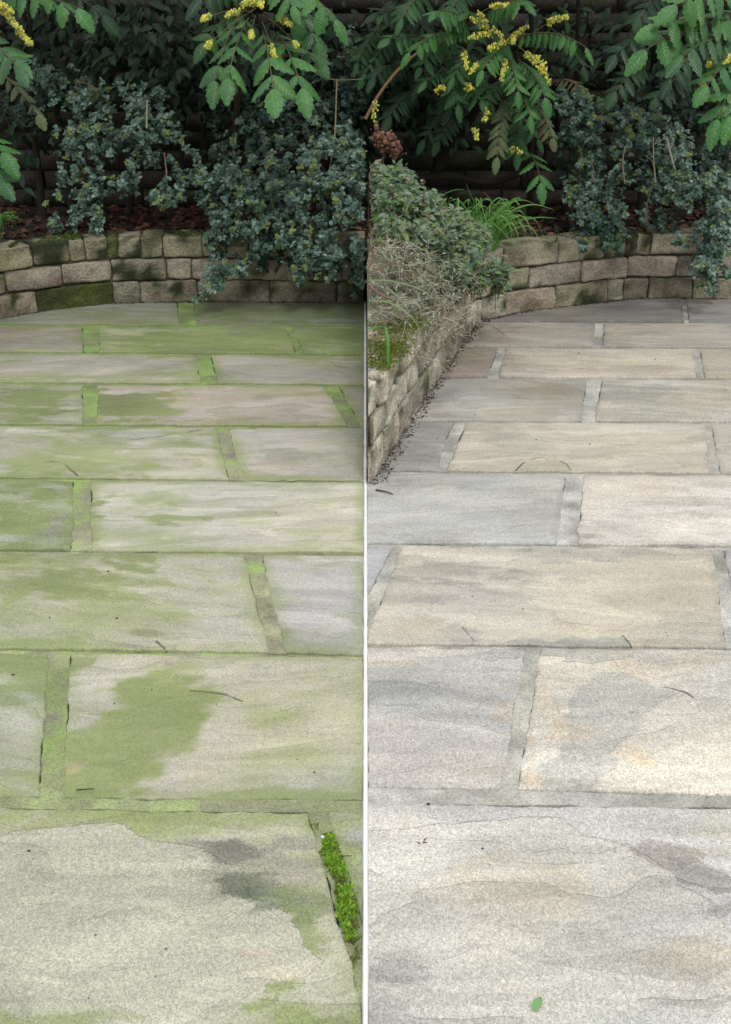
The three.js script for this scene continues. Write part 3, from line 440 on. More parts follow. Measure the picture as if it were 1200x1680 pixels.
// ---------------------------------------------------------------- plants
const leafM = (rough, tr = 0.3) => new THREE.MeshPhysicalMaterial({ vertexColors: true, roughness: rough, transmission: tr, thickness: 0, side: THREE.DoubleSide, ior: 1.42 });
const solidM = (r) => new THREE.MeshStandardMaterial({ vertexColors: true, roughness: r, side: THREE.DoubleSide });
const bark = solidM(0.95), softLeaf = leafM(0.55, 0.25), dullLeaf = solidM(0.62), petal = solidM(0.6);
function basis(dir, nrm, s, o, wid = 1) { const y = dir.clone().normalize(), x = V().crossVectors(y, nrm).normalize(), z = V().crossVectors(x, y); return new THREE.Matrix4().makeBasis(x.multiplyScalar(s * wid), y.multiplyScalar(s), z.multiplyScalar(s)).setPosition(o); }
const oval = (w, n = 4, cup = 0.25, bend = 0.15) => { const p = [], t = []; for (let i = 0; i <= n; i++) { const k = i / n, ww = w * Math.sin(Math.PI * Math.pow(k, 0.85)) ** 0.8 * 0.5, z = -bend * k * k; p.push([-ww, k, z + ww * cup], [0, k, z], [ww, k, z + ww * cup]); } for (let i = 0; i < n; i++) { const a = i * 3; t.push([a, a + 1, a + 3], [a + 1, a + 4, a + 3], [a + 1, a + 2, a + 4], [a + 2, a + 5, a + 4]); } return { p, t }; };
const rdLeaf = oval(0.8, 3, 0.5, 0.2), lance = oval(0.36, 4, 0.5, 0.25), broad = oval(0.5, 4, 0.4, 0.3);
function holly(w, teeth, bend, tw) {                                 // a mahonia leaflet: spiny edge, folded along its rib, curled to the tip
  const p = [], t = [], n = teeth * 2; 
  for (let i = 0; i <= n; i++) {
    const k = i / n, odd = i % 2, prof = Math.sin(Math.PI * Math.min(1, 0.06 + Math.pow(k, 0.78) * 0.94)) ** 0.74;
    const ww = i === 0 ? w * 0.12 : i === n ? 0.0 : w * 0.5 * prof * (odd ? 1.1 : 0.91), z = -bend * k * k, kk = k + (odd ? 0.025 : 0), f = 0.34;
    p.push([-ww + tw * k, kk, z - ww * f - (odd ? 0.02 : 0)], [-ww * 0.5 + tw * k, k, z - ww * f * 0.32 + 0.006 * (odd ? 1 : -1)], [tw * k, k, z], [ww * 0.5 + tw * k, k, z - ww * f * 0.32 + 0.006 * (odd ? -1 : 1)], [ww + tw * k, kk, z - ww * f - (odd ? 0.02 : 0)]);
  }
  for (let i = 0; i < n; i++) for (let q = 0; q < 4; q++) { const a = i * 5 + q; t.push([a, a + 1, a + 5], [a + 1, a + 6, a + 5]); }
  return { p, t };
}
const hollies = [holly(0.54, 5, 0.16, 0.04), holly(0.5, 5, 0.24, -0.05), holly(0.57, 4, 0.3, 0.0)];
const hollyGeo = hollies.map((s) => { const g = new GB(); g.shape(s, new THREE.Matrix4(), [1, 1, 1]); return g.geo(); });
const [veinT, veinB] = grainTex(256, 1, 0, (x, y) => {              // a leaflet's rib and side veins
  const a = Math.abs(x > 0.5 ? x - 1 : x), v = ((y - a * 0.75) * 9 % 1 + 1) % 1, side = Math.max(0, 1 - Math.abs(v - 0.5) * 9) * sst(0, 0.03, a), rib = 1 - sst(0.004, 0.014, a), n = fbm(x * 14 + 3, y * 14, 3), k = 0.8 + (n - 0.5) * 0.28 + side * 0.06 + rib * 0.16;
  return [[250 * cl(k) + rib * 20, 250 * cl(k), 240 * cl(k)].map((q) => Math.min(255, q)), 0.5 + (Math.abs(v - 0.5) < 0.5 ? -Math.abs(v - 0.5) * -0.5 : 0) - rib * 0.35 + (n - 0.5) * 0.2];
});
const plainLeaf = (c, rough = 0.38) => new THREE.MeshPhysicalMaterial({ color: new THREE.Color(...c.map((v) => v * 1.45)), map: veinT, bumpMap: veinB, bumpScale: 0.004, roughness: rough, transmission: 0.28, thickness: 0, side: THREE.DoubleSide, ior: 1.45 });
const TONE = {
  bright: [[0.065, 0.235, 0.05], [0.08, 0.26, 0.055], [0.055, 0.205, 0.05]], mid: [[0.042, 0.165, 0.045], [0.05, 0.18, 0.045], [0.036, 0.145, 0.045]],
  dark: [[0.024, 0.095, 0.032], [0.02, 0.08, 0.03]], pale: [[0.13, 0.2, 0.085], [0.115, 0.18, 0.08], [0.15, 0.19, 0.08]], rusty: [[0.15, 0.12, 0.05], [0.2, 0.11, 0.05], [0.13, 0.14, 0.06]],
};
const TM = Object.fromEntries(Object.entries(TONE).map(([k, a]) => [k, a.map((c) => plainLeaf(c))]));
const rachisM = new THREE.MeshStandardMaterial({ color: new THREE.Color(0.11, 0.09, 0.045), roughness: 0.8 });
function frond(parent, b, tip, { n = 5, len = 0.08, tone = 'mid', arch = 0.06, droop = 0.35, face = V(0, 0.75, 0.65), single = true, spread = 1, grow = 0.35, slim = 1 }) {
  len *= 1.22;
  const mid = b.clone().add(tip).multiplyScalar(0.5).add(V(0, arch, arch * 0.4)), pts = bez(b, mid, tip, 12), cv = new THREE.CatmullRomCurve3(pts);
  const g = new GB(); g.tube(pts, 0.0035, 0.0018, [1, 1, 1], 4);
  const root = single ? mesh('leaf', g.geo(), rachisM, parent) : null, all = new GB(); if (!single) all.tube(pts, 0.0035, 0.002, [0.07, 0.07, 0.035], 4);
  const put = (o, dir, nrm, s) => {
    const k = Math.floor(rnd() * 3), M = basis(dir, nrm, s * (rnd() < 0.06 ? 0.7 : 1), o, slim * rr(0.85, 1.12));
    if (single) { const m = mesh('leaflet', hollyGeo[k], pick(TM[tone]), root); m.applyMatrix4(M); }
    else all.shape(hollies[k], M, vary(pick(TONE[tone]), 0.12));
  };
  for (let i = 0; i < n; i++) {
    const t = 0.08 + 0.76 * i / Math.max(1, n - 1), o = cv.getPointAt(t), T = cv.getTangentAt(t), N = face.clone().addScaledVector(T, -face.dot(T)).normalize(), S = V().crossVectors(T, N).normalize();
    for (const s of [-1, 1]) {
      const dir = S.clone().multiplyScalar(s * spread).addScaledVector(T, 0.4 + gs() * 0.1).addScaledVector(V(0, -1, 0), droop * rr(0.5, 1.5)), nn = N.clone().addScaledVector(S, s * 0.25 + gs() * 0.22).addScaledVector(T, gs() * 0.3);
      put(o, dir, nn, len * rr(0.86, 1.1) * (1 - grow * 0.5 + grow * t));
    }
  }
  const T = cv.getTangentAt(1), N = face.clone().addScaledVector(T, -face.dot(T)).normalize(); put(tip, T.clone().addScaledVector(V(0, -1, 0), droop * 0.6), N, len * (1.05 + grow * 0.3));
  if (!single) all.build('leaf', softLeaf, parent);
}
const bead = (() => { const g = new THREE.IcosahedronGeometry(1, 0), p = g.attributes.position, P = [], T = []; for (let i = 0; i < p.count; i++) P.push([p.getX(i), p.getY(i), p.getZ(i)]); for (let i = 0; i < p.count; i += 3) T.push([i, i + 1, i + 2]); return { p: P, t: T }; })();
function spike(parent, a, b, dens = 1, from = 0.1, r = 0.0062) {
  const pts = bez(a, a.clone().add(b).multiplyScalar(0.5).add(V(0, 0.02, 0.01)), b, 8), cv = new THREE.CatmullRomCurve3(pts), g = new GB(), L = cv.getLength(), n = Math.round(L * 420 * dens);
  g.tube(pts, 0.0022, 0.0012, [0.16, 0.13, 0.04], 4);
  for (let i = 0; i < n; i++) { const t = from + (1 - from) * rnd(), o = cv.getPointAt(t), s = r * rr(0.55, 1.05), q = 0.013 * (1.15 - 0.5 * t); g.shape(bead, new THREE.Matrix4().makeScale(s, s * 1.2, s).setPosition(o.x + gs() * q * 0.8, o.y + gs() * q * 0.8, o.z + gs() * q * 0.8), vary(pick([[0.7, 0.6, 0.06], [0.62, 0.58, 0.08], [0.5, 0.52, 0.1], [0.34, 0.4, 0.09], [0.24, 0.3, 0.08]]), 0.2)); }
  g.build('flower_spike', petal, parent);
}
const branch = (parent, pts, r0, r1, c = [0.045, 0.035, 0.025], name = 'stem', n = 18) => { const g = new GB(); g.tube(poly(pts, n), r0, r1, c, 6); g.build(name, bark, parent); };

// -- mahonia at the top of the mossy half
const mA = thing('mahonia_shrub', 'mahonia with large glossy spiny leaves hanging over the mossy half, yellow flower spikes above', 'shrub', 'mahonia shrubs');
{
  const c = at(415, 5, 5.75), o = (n, l, tone, x) => ({ n, len: l, tone, droop: 0.5, arch: 0.05, face: V(0, 0.62, 0.78), grow: 0.55, ...x });
  branch(mA, [V(-0.75, 0.28, -6.6), V(-0.66, 0.8, -6.45), V(-0.58, 1.2, -6.1), c], 0.02, 0.011);
  frond(mA, at(408, 30, 5.6), at(374, 128, 5.1), o(4, 0.078, 'bright'));
  frond(mA, at(432, 52, 5.55), at(449, 146, 5.0), o(4, 0.088, 'bright'));
  frond(mA, at(455, 52, 5.6), at(496, 145, 5.05), o(4, 0.085, 'bright'));
  frond(mA, at(395, 22, 5.65), at(352, 132, 5.2), o(4, 0.08, 'mid'));
  frond(mA, at(440, -30, 5.6), at(552, 32, 5.2), o(6, 0.08, 'bright', { droop: 0.75, face: V(0.1, 0.8, 0.6), arch: 0.09, grow: 0.2 }));
  frond(mA, at(440, 70, 5.75), at(520, 98, 5.4), o(4, 0.08, 'mid', { grow: 0.2 }));
  frond(mA, at(400, 20, 5.8), at(335, 70, 5.6), o(4, 0.075, 'mid', { grow: 0.1 }));
  frond(mA, at(380, 30, 5.95), at(420, 85, 5.7), o(4, 0.08, 'dark'));
  frond(mA, at(470, 0, 5.8), at(520, 70, 5.6), o(4, 0.08, 'mid'));
  frond(mA, at(410, -20, 5.8), at(330, -5, 5.6), o(5, 0.08, 'dark'));
  frond(mA, at(430, -40, 5.6), at(480, 10, 5.3), o(5, 0.08, 'bright'));
  for (const [x0, y0, x1, y1, f] of [[425, 8, 398, 8, 0.2], [425, 0, 430, 12, 0.1], [415, 20, 372, 26, 0.6], [405, 15, 332, 32, 0.85], [432, 20, 478, 42, 0.55], [420, 25, 412, 62, 0.82], [440, 30, 488, 76, 0.9], [430, 35, 452, 96, 0.72], [420, 14, 338, 78, 0.9]]) spike(mA, at(x0, y0, 5.55), at(x1, y1, 5.3), 1.1, f);
}
const mB = thing('mahonia_shrub', 'mahonia reaching in from the left edge above the mossy wall', 'shrub', 'mahonia shrubs');
{
  const o = (n, l, tone, x) => ({ n, len: l, tone, droop: 0.5, arch: 0.05, face: V(0, 0.62, 0.78), ...x });
  branch(mB, [V(-2.1, 0.28, -6.5), at(-40, 200, 6.2), at(-60, 60, 5.9), at(-20, 10, 5.7)], 0.022, 0.01);
  frond(mB, at(-10, -8, 5.7), at(128, 14, 5.3), o(6, 0.085, 'bright', { droop: 0.85, arch: 0.06, face: V(0, 0.85, 0.5), grow: 0.05 }));
  frond(mB, at(-50, 40, 5.7), at(30, 112, 5.25), o(6, 0.075, 'mid', { grow: 0.1 }));
  frond(mB, at(-60, 80, 5.7), at(25, 100, 5.3), o(5, 0.08, 'bright'));
  frond(mB, at(0, 120, 5.8), at(62, 188, 5.5), o(5, 0.055, 'pale', { spread: 0.8, grow: 0.2 }));
  frond(mB, at(-60, 205, 5.6), at(4, 250, 5.3), o(4, 0.09, 'bright'));
  frond(mB, at(-60, 260, 5.6), at(-4, 292, 5.3), o(4, 0.09, 'mid'));
  frond(mB, at(60, -30, 6.1), at(170, 25, 5.9), o(5, 0.08, 'dark'));
  spike(mB, at(-8, 10, 5.6), at(36, 52, 5.35), 1.2, 0.1); spike(mB, at(10, 35, 5.6), at(52, 74, 5.35), 1, 0.55); spike(mB, at(-20, 0, 5.6), at(20, 20, 5.4), 1, 0.2);
}
// -- the large mahonia over the clean half
const mC = thing('mahonia_shrub', 'large mahonia with many yellow flower spikes over the clean half', 'shrub', 'mahonia shrubs');
{
  const o = (n, l, tone, x) => ({ n, len: l, tone, droop: 0.45, arch: 0.05, face: V(0, 0.68, 0.72), grow: 0.15, ...x });
  branch(mC, [at(714, 290, 6.6), at(735, 245, 6.6), at(768, 200, 6.55), at(815, 120, 6.3), at(838, 70, 6.05)], 0.034, 0.014, [0.02, 0.016, 0.012]);
  branch(mC, [at(690, 292, 6.5), at(740, 290, 6.5), at(800, 300, 6.55), at(850, 285, 6.55), at(880, 250, 6.5)], 0.022, 0.014, [0.022, 0.018, 0.013]);
  branch(mC, [at(868, 290, 6.5), at(872, 230, 6.45), at(860, 150, 6.3), at(845, 80, 6.1)], 0.018, 0.011, [0.022, 0.018, 0.013]);
  branch(mC, [at(600, 195, 5.9), at(622, 155, 5.9), at(660, 108, 5.9), at(705, 73, 5.95), at(765, 42, 6.05)], 0.0085, 0.005, [0.24, 0.15, 0.075]);
  const fr = [
    [850, 62, 962, 78, 7, 0.068, 'bright', { droop: 0.85, face: V(0.1, 0.85, 0.5), arch: 0.08 }],
    [850, 98, 895, 160, 6, 0.075, 'bright', {}], [838, 72, 792, 115, 6, 0.066, 'bright', {}], [770, 48, 672, 86, 7, 0.066, 'bright', { droop: 0.7, arch: 0.07 }],
    [725, 108, 752, 172, 6, 0.068, 'mid', {}], [828, 165, 816, 258, 5, 0.068, 'pale', { grow: 0.1, droop: 0.6 }], [872, 170, 908, 226, 5, 0.052, 'pale', { spread: 0.8 }], [868, 180, 905, 228, 4, 0.05, 'rusty', {}],
    [868, 250, 888, 300, 2, 0.085, 'bright', {}], [770, 40, 715, 20, 5, 0.075, 'bright', { droop: 0.6 }], [800, 22, 862, 4, 6, 0.07, 'bright', {}], [715, 75, 640, 62, 5, 0.07, 'mid', {}],
    [745, 130, 700, 132, 4, 0.07, 'mid', {}], [745, 140, 790, 165, 4, 0.07, 'mid', {}], [900, 135, 955, 146, 5, 0.045, 'rusty', { droop: 0.2 }], [830, 90, 850, 150, 5, 0.07, 'bright', {}],
    [820, 60, 770, 20, 5, 0.07, 'mid', {}], [830, 130, 800, 165, 4, 0.06, 'mid', {}], [845, 150, 870, 190, 4, 0.07, 'bright', {}], [780, 90, 745, 125, 5, 0.07, 'mid', {}], [700, 30, 620, 20, 5, 0.08, 'dark', {}], [660, 110, 615, 125, 4, 0.08, 'dark', {}], [680, 150, 640, 190, 5, 0.08, 'dark', {}], [760, 185, 720, 230, 5, 0.07, 'dark', {}], [850, 200, 850, 250, 4, 0.07, 'mid', {}], [745, 60, 690, 110, 5, 0.07, 'mid', {}], [700, -10, 660, 30, 5, 0.075, 'mid', {}], [770, -20, 740, 25, 5, 0.075, 'mid', {}],
  ];
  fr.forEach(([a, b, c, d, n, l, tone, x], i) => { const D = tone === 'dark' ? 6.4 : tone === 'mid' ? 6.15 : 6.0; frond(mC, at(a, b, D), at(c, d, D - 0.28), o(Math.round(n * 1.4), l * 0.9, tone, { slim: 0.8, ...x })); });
  for (let i = 0; i < 16; i++) { const a = rr(620, 900), b = rr(-10, 200), s = rnd() < 0.5 ? -1 : 1, tone = rnd() < 0.45 ? 'mid' : 'dark'; frond(mC, at(a, b, 6.45), at(a + s * rr(20, 70), b + rr(30, 70), 6.2), o(7, rr(0.05, 0.07), tone, { slim: 0.8 })); }
  for (const [x0, y0, x1, y1, f, k] of [[800, 48, 786, 22, 0, 1], [808, 58, 770, 63, 0.1, 1], [836, 70, 801, 82, 0.1, 1.2], [838, 70, 868, 42, 0.1, 1], [880, 50, 932, 28, 0.4, 1.2], [790, 20, 832, 9, 0.4, 1], [760, 78, 766, 116, 0.2, 1], [790, 105, 772, 120, 0.2, 1.3], [832, 95, 823, 132, 0.2, 1.2], [850, 75, 902, 134, 0.25, 1.3], [868, 85, 898, 118, 0.3, 1], [842, 62, 842, 72, 0, 1], [800, 55, 772, 30, 0.2, 0.5], [765, 145, 775, 146, 0, 0.8], [715, 152, 730, 146, 0.2, 0.7], [800, 180, 795, 200, 0, 0.6], [780, 215, 782, 228, 0, 0.9], [836, 246, 856, 252, 0.1, 0.5], [618, 170, 612, 200, 0, 0.6], [808, 50, 825, 62, 0, 0.6]]) spike(mC, at(x0, y0, 5.85), at(x1, y1, 5.72), k, f, 0.0058);
}
const mD = thing('mahonia_shrub', 'mahonia with big leaves entering at the top right corner', 'shrub', 'mahonia shrubs');
{
  const o = (n, l, tone, x) => ({ n, len: l, tone, droop: 0.45, arch: 0.05, face: V(0, 0.68, 0.72), grow: 0.2, ...x });
  branch(mD, [V(2.0, 0.28, -6.6), at(1225, 200, 6.3), at(1235, 60, 5.9), at(1215, 0, 5.6)], 0.022, 0.011);
  const fr = [[1225, 20, 1060, 82, 7, 0.092, 'bright', { droop: 0.4, arch: 0.07 }], [1220, -15, 1110, 8, 6, 0.092, 'bright', {}], [1230, 40, 1080, 40, 6, 0.085, 'bright', {}], [1222, 95, 1178, 196, 5, 0.088, 'bright', { grow: 0.4 }], [1235, 110, 1200, 190, 5, 0.085, 'bright', { grow: 0.4 }], [1215, 90, 1160, 140, 4, 0.08, 'bright', {}], [1210, 60, 1120, 90, 6, 0.085, 'mid', {}], [1170, 60, 1100, 130, 5, 0.075, 'dark', {}], [1080, 40, 1010, 90, 5, 0.07, 'dark', {}], [1060, 110, 1010, 150, 5, 0.07, 'dark', {}], [1130, 120, 1080, 160, 5, 0.075, 'dark', {}], [1090, -20, 1050, 30, 5, 0.075, 'dark', {}]];
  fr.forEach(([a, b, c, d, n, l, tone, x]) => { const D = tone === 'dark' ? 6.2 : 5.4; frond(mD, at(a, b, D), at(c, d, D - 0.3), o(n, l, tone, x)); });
  spike(mD, at(1210, 92, 5.3), at(1190, 102, 5.2), 1.3, 0.2); spike(mD, at(1200, 95, 5.3), at(1160, 108, 5.2), 1, 0.7); spike(mD, at(1175, 110, 5.3), at(1153, 140, 5.2), 0.8, 0.5);
}
// -- evergreens that fill the back of the bed, with unseen tops added to shade it
function evergreen(label, blobs, leafLen, tones, stems) {
  const t = thing('evergreen_shrub', label, 'shrub', 'dark evergreens at the back');
  for (const s of stems) branch(t, s, 0.022, 0.01, [0.03, 0.024, 0.018], 'stem', 12);
  const g = new GB();
  for (const [cx, cy, cz, rx, ry, rz, n] of blobs) for (let i = 0; i < n; i++) {
    const d = V(gs(), gs(), gs()); const l = d.length() || 1, k = Math.pow(rnd(), 0.45) / l; d.multiplyScalar(k);
    const p = V(cx + d.x * rx, cy + d.y * ry, cz + d.z * rz), dir = V(d.x + gs() * 0.6, -0.35 + gs() * 0.5, d.z + 0.3 + gs() * 0.6), nn = V(gs() * 0.5, 0.9, 0.5 + gs() * 0.4);
    if (p.z < -6.93) continue;
    g.shape(lance, basis(dir, nn, leafLen * rr(0.7, 1.2), p, rr(0.9, 1.3)), vary(pick(tones), 0.22));
  }
  const m = g.build('foliage', dullLeaf, t); m.userData.kind = 'stuff'; return t;
}
const dk = [[0.02, 0.05, 0.026], [0.024, 0.06, 0.028], [0.017, 0.04, 0.022], [0.034, 0.08, 0.032]], md = [[0.05, 0.14, 0.045], [0.04, 0.11, 0.04]];
evergreen('dark evergreen with narrow leaves behind the mossy half, left part, unseen top added for shade', [[-1.75, 1.8, -6.1, 0.8, 0.35, 0.7, 1300], [-1.4, 1.2, -6.7, 0.6, 0.35, 0.2, 480], [-0.95, 1.12, -6.6, 0.5, 0.3, 0.25, 420], [-1.9, 0.9, -6.7, 0.3, 0.5, 0.2, 200]], 0.085, dk, [[V(-1.75, 0.28, -6.7), V(-1.72, 0.9, -6.6), V(-1.6, 1.6, -6.4)], [V(-1.6, 0.28, -6.75), V(-1.63, 0.9, -6.7), V(-1.75, 1.6, -6.4)], [V(-1.3, 0.28, -6.8), V(-1.25, 0.8, -6.75), V(-1.3, 1.5, -6.5)]]);
evergreen('dark evergreen behind the mahonia of the mossy half, unseen top added for shade', [[-0.55, 1.8, -6.1, 0.75, 0.35, 0.7, 1300], [-0.5, 1.05, -6.75, 0.5, 0.35, 0.16, 300], [-0.1, 0.95, -6.6, 0.3, 0.45, 0.2, 480]], 0.08, dk, [[V(-0.85, 0.28, -6.75), V(-0.86, 0.8, -6.75), V(-0.7, 1.6, -6.4)], [V(-0.2, 0.28, -6.7), V(-0.16, 0.9, -6.7), V(-0.3, 1.6, -6.4)]]);
evergreen('dark evergreen behind the flowering mahonia of the clean half, unseen top added for shade', [[0.65, 1.85, -6.2, 0.75, 0.35, 0.65, 1300], [0.25, 1.05, -6.65, 0.35, 0.4, 0.2, 520], [0.95, 1.1, -6.8, 0.3, 0.3, 0.12, 120], [0.4, 0.8, -6.65, 0.25, 0.2, 0.2, 120]], 0.08, [...dk, ...md], [[V(0.9, 0.28, -6.75), V(0.88, 0.8, -6.75), V(0.8, 1.6, -6.5)], [V(1.1, 0.28, -6.8), V(1.12, 0.8, -6.8), V(1.05, 1.6, -6.6)]]);
evergreen('dark evergreen in the back right corner behind the hanging shrub, unseen top added for shade', [[1.85, 1.85, -6.15, 0.8, 0.35, 0.7, 1300], [1.55, 1.15, -6.7, 0.5, 0.3, 0.2, 340], [1.9, 0.9, -6.75, 0.4, 0.4, 0.15, 220]], 0.085, dk, [[V(1.5, 0.28, -6.75), V(1.5, 0.9, -6.75), V(1.45, 1.6, -6.5)], [V(1.95, 0.28, -6.75), V(1.9, 0.9, -6.7), V(1.95, 1.6, -6.5)]]);

// -- small-leaved grey-green shrubs that hang over the walls
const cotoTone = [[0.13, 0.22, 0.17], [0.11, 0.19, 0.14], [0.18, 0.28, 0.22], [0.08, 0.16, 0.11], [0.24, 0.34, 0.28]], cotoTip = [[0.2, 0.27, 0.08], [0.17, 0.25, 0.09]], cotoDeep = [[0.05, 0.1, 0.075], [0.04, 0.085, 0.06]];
function hanging(label, clusters, stems, strands) {
  const t = thing('hanging_shrub', label, 'shrub', 'small-leaved hanging shrubs');
  for (const s of stems) branch(t, s.slice(0, -1), s.at(-1)[0], s.at(-1)[1], s.at(-1)[2], 'stem', 14);
  const g = new GB(), tw = new GB();
  const rosette = (p, deep) => {
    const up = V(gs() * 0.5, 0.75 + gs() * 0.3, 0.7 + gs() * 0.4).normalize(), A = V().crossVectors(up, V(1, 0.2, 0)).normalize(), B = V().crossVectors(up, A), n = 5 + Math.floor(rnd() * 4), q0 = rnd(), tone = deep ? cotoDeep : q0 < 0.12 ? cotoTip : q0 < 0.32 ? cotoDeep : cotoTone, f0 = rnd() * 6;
    for (let i = 0; i < n; i++) { const f = f0 + i * 2.4, d = A.clone().multiplyScalar(Math.cos(f)).addScaledVector(B, Math.sin(f)).addScaledVector(up, 0.35 + gs() * 0.25); g.shape(rdLeaf, basis(d, up.clone().addScaledVector(d, gs() * 0.4), rr(0.01, 0.026), p.clone().addScaledVector(V(gs(), gs(), gs()), 0.006)), vary(pick(tone), 0.18)); }
  };
  for (const [x, y, rx, ry, n, D, dd, deep] of clusters) {
    const root = at(x, y - ry * 0.8, D - 0.1 + 0.25);
    for (let i = 0; i < n; i++) {
      const f = rnd() * 6.283, k = Math.sqrt(rnd()) * (0.75 + 0.6 * rnd()), qx = x + Math.cos(f) * rx * k, qy = y + Math.sin(f) * ry * k * 1.1; if (qx > 597 && x < 600) continue; if (vn(qx * 0.07 + 9, qy * 0.045) * 0.6 + vn(qx * 0.16, qy * 0.11 + 4) * 0.4 < (x < 600 ? 0.4 : 0.35)) continue; const a = at(qx, qy, D + gs() * dd - 0.12 * (vn(qx * 0.05, qy * 0.05 + 30) - 0.5));
      const b = V(mix(a.x, root.x, 0.25) + gs() * 0.02, a.y + rr(-0.02, 0.06), a.z - 0.05), pts = bez(b, b.clone().add(a).multiplyScalar(0.5).add(V(0, 0.02, 0)), a, 5);
      if (i % 2) tw.tube(pts, 0.0014, 0.0008, vary([0.06, 0.05, 0.035], 0.2), 3);
      rosette(a, deep); if (rnd() < 0.6) rosette(pts[2], deep);
    }
  }
  for (const [pp, D0, D1] of strands) {                             // trailing shoots with leaves in pairs along them
    const pts = poly(pp.map(([x, y], i) => at(x, y, mix(D0, D1, i / (pp.length - 1)))), 22); tw.tube(pts, 0.0022, 0.001, [0.14, 0.11, 0.06], 4);
    for (const p of pts) { rosette(p.clone().add(V(gs() * 0.012, gs() * 0.012, 0.008)), false); }
  }
  tw.build('twigs', bark, t).userData.kind = 'stuff'; g.build('foliage', leafM(0.5, 0.2), t).userData.kind = 'stuff'; return t;
}
const pale = [0.3, 0.25, 0.17];
hanging('grey-green small-leaved shrub hanging over the dark mossy wall', [
  [60, 135, 40, 25, 40, 6.4, 0.1], [110, 150, 40, 30, 60, 6.35, 0.12], [135, 190, 50, 40, 110, 6.3, 0.12], [190, 175, 50, 35, 80, 6.3, 0.1], [235, 195, 36, 40, 110, 6.2, 0.1], [255, 215, 40, 22, 60, 6.15, 0.08], [190, 225, 60, 30, 90, 6.25, 0.1], [125, 250, 36, 40, 80, 6.25, 0.1], [140, 300, 36, 40, 80, 6.2, 0.1], [95, 330, 20, 14, 12, 6.2, 0.06], [140, 350, 28, 36, 70, 6.15, 0.08], [155, 372, 14, 14, 20, 6.1, 0.05], [215, 270, 16, 36, 40, 6.2, 0.06], [190, 310, 30, 10, 16, 6.2, 0.06], [245, 255, 26, 22, 30, 6.2, 0.06], [92, 372, 12, 14, 12, 6.15, 0.05],
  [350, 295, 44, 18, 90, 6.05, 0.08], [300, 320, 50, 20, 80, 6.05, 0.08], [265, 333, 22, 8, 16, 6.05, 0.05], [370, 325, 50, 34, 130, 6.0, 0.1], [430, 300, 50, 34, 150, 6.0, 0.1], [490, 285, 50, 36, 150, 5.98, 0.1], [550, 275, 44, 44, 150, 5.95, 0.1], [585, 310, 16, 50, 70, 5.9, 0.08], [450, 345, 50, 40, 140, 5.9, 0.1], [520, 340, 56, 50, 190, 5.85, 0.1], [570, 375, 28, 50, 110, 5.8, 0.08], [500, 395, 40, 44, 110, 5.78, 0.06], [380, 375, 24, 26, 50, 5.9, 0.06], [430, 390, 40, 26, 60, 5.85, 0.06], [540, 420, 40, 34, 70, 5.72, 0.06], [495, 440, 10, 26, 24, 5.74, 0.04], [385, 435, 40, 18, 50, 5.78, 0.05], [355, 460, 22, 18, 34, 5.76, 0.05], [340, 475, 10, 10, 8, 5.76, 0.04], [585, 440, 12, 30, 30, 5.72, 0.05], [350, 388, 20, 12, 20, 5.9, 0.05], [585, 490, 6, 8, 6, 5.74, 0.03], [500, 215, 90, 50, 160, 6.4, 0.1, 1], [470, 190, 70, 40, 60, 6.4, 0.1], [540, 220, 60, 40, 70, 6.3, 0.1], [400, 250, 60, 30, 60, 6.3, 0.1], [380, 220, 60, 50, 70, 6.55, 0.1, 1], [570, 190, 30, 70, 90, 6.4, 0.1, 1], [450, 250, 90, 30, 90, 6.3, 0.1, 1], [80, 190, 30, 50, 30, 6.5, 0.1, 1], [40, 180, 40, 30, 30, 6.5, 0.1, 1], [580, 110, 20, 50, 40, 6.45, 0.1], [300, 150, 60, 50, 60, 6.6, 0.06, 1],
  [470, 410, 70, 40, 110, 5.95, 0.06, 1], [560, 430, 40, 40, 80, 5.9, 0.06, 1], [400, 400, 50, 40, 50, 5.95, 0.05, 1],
], [
  [at(548, 315, 5.95), at(541, 290, 5.95), at(549, 230, 6.0), at(553, 130, 6.1), [0.0045, 0.0035, [0.26, 0.22, 0.14]]], [at(515, 118, 6.1), at(535, 128, 6.1), at(553, 131, 6.1), at(595, 130, 6.1), [0.003, 0.0025, [0.22, 0.17, 0.1]]],
  [at(241, 210, 6.0), at(241, 188, 6.0), at(242, 164, 6.0), [0.005, 0.0045, [0.34, 0.31, 0.25]]], [at(275, 340, 6.1), at(274, 290, 6.1), at(270, 250, 6.15), [0.004, 0.0035, pale]], [at(122, 133, 6.2), at(145, 138, 6.2), at(162, 147, 6.2), [0.0025, 0.002, [0.26, 0.18, 0.07]]],
  [at(298, 310, 6.7), at(298, 260, 6.7), at(302, 200, 6.7), at(310, 120, 6.65), [0.016, 0.012, [0.02, 0.017, 0.014]]], [V(-0.2, 0.28, -6.4), at(540, 300, 6.3), at(500, 240, 6.3), at(440, 260, 6.15), [0.012, 0.005, [0.03, 0.025, 0.02]]], [V(-1.35, 0.28, -6.5), at(150, 280, 6.45), at(190, 200, 6.4), at(240, 190, 6.25), [0.012, 0.005, [0.03, 0.025, 0.02]]],
], [[[[270, 220], [290, 228], [310, 245], [325, 262]], 6.05, 6.0], [[[280, 260], [292, 280], [296, 310]], 6.1, 6.1], [[[410, 420], [390, 440], [360, 465], [325, 492]], 5.85, 5.7], [[[500, 400], [497, 440], [488, 460]], 5.75, 5.7]]);
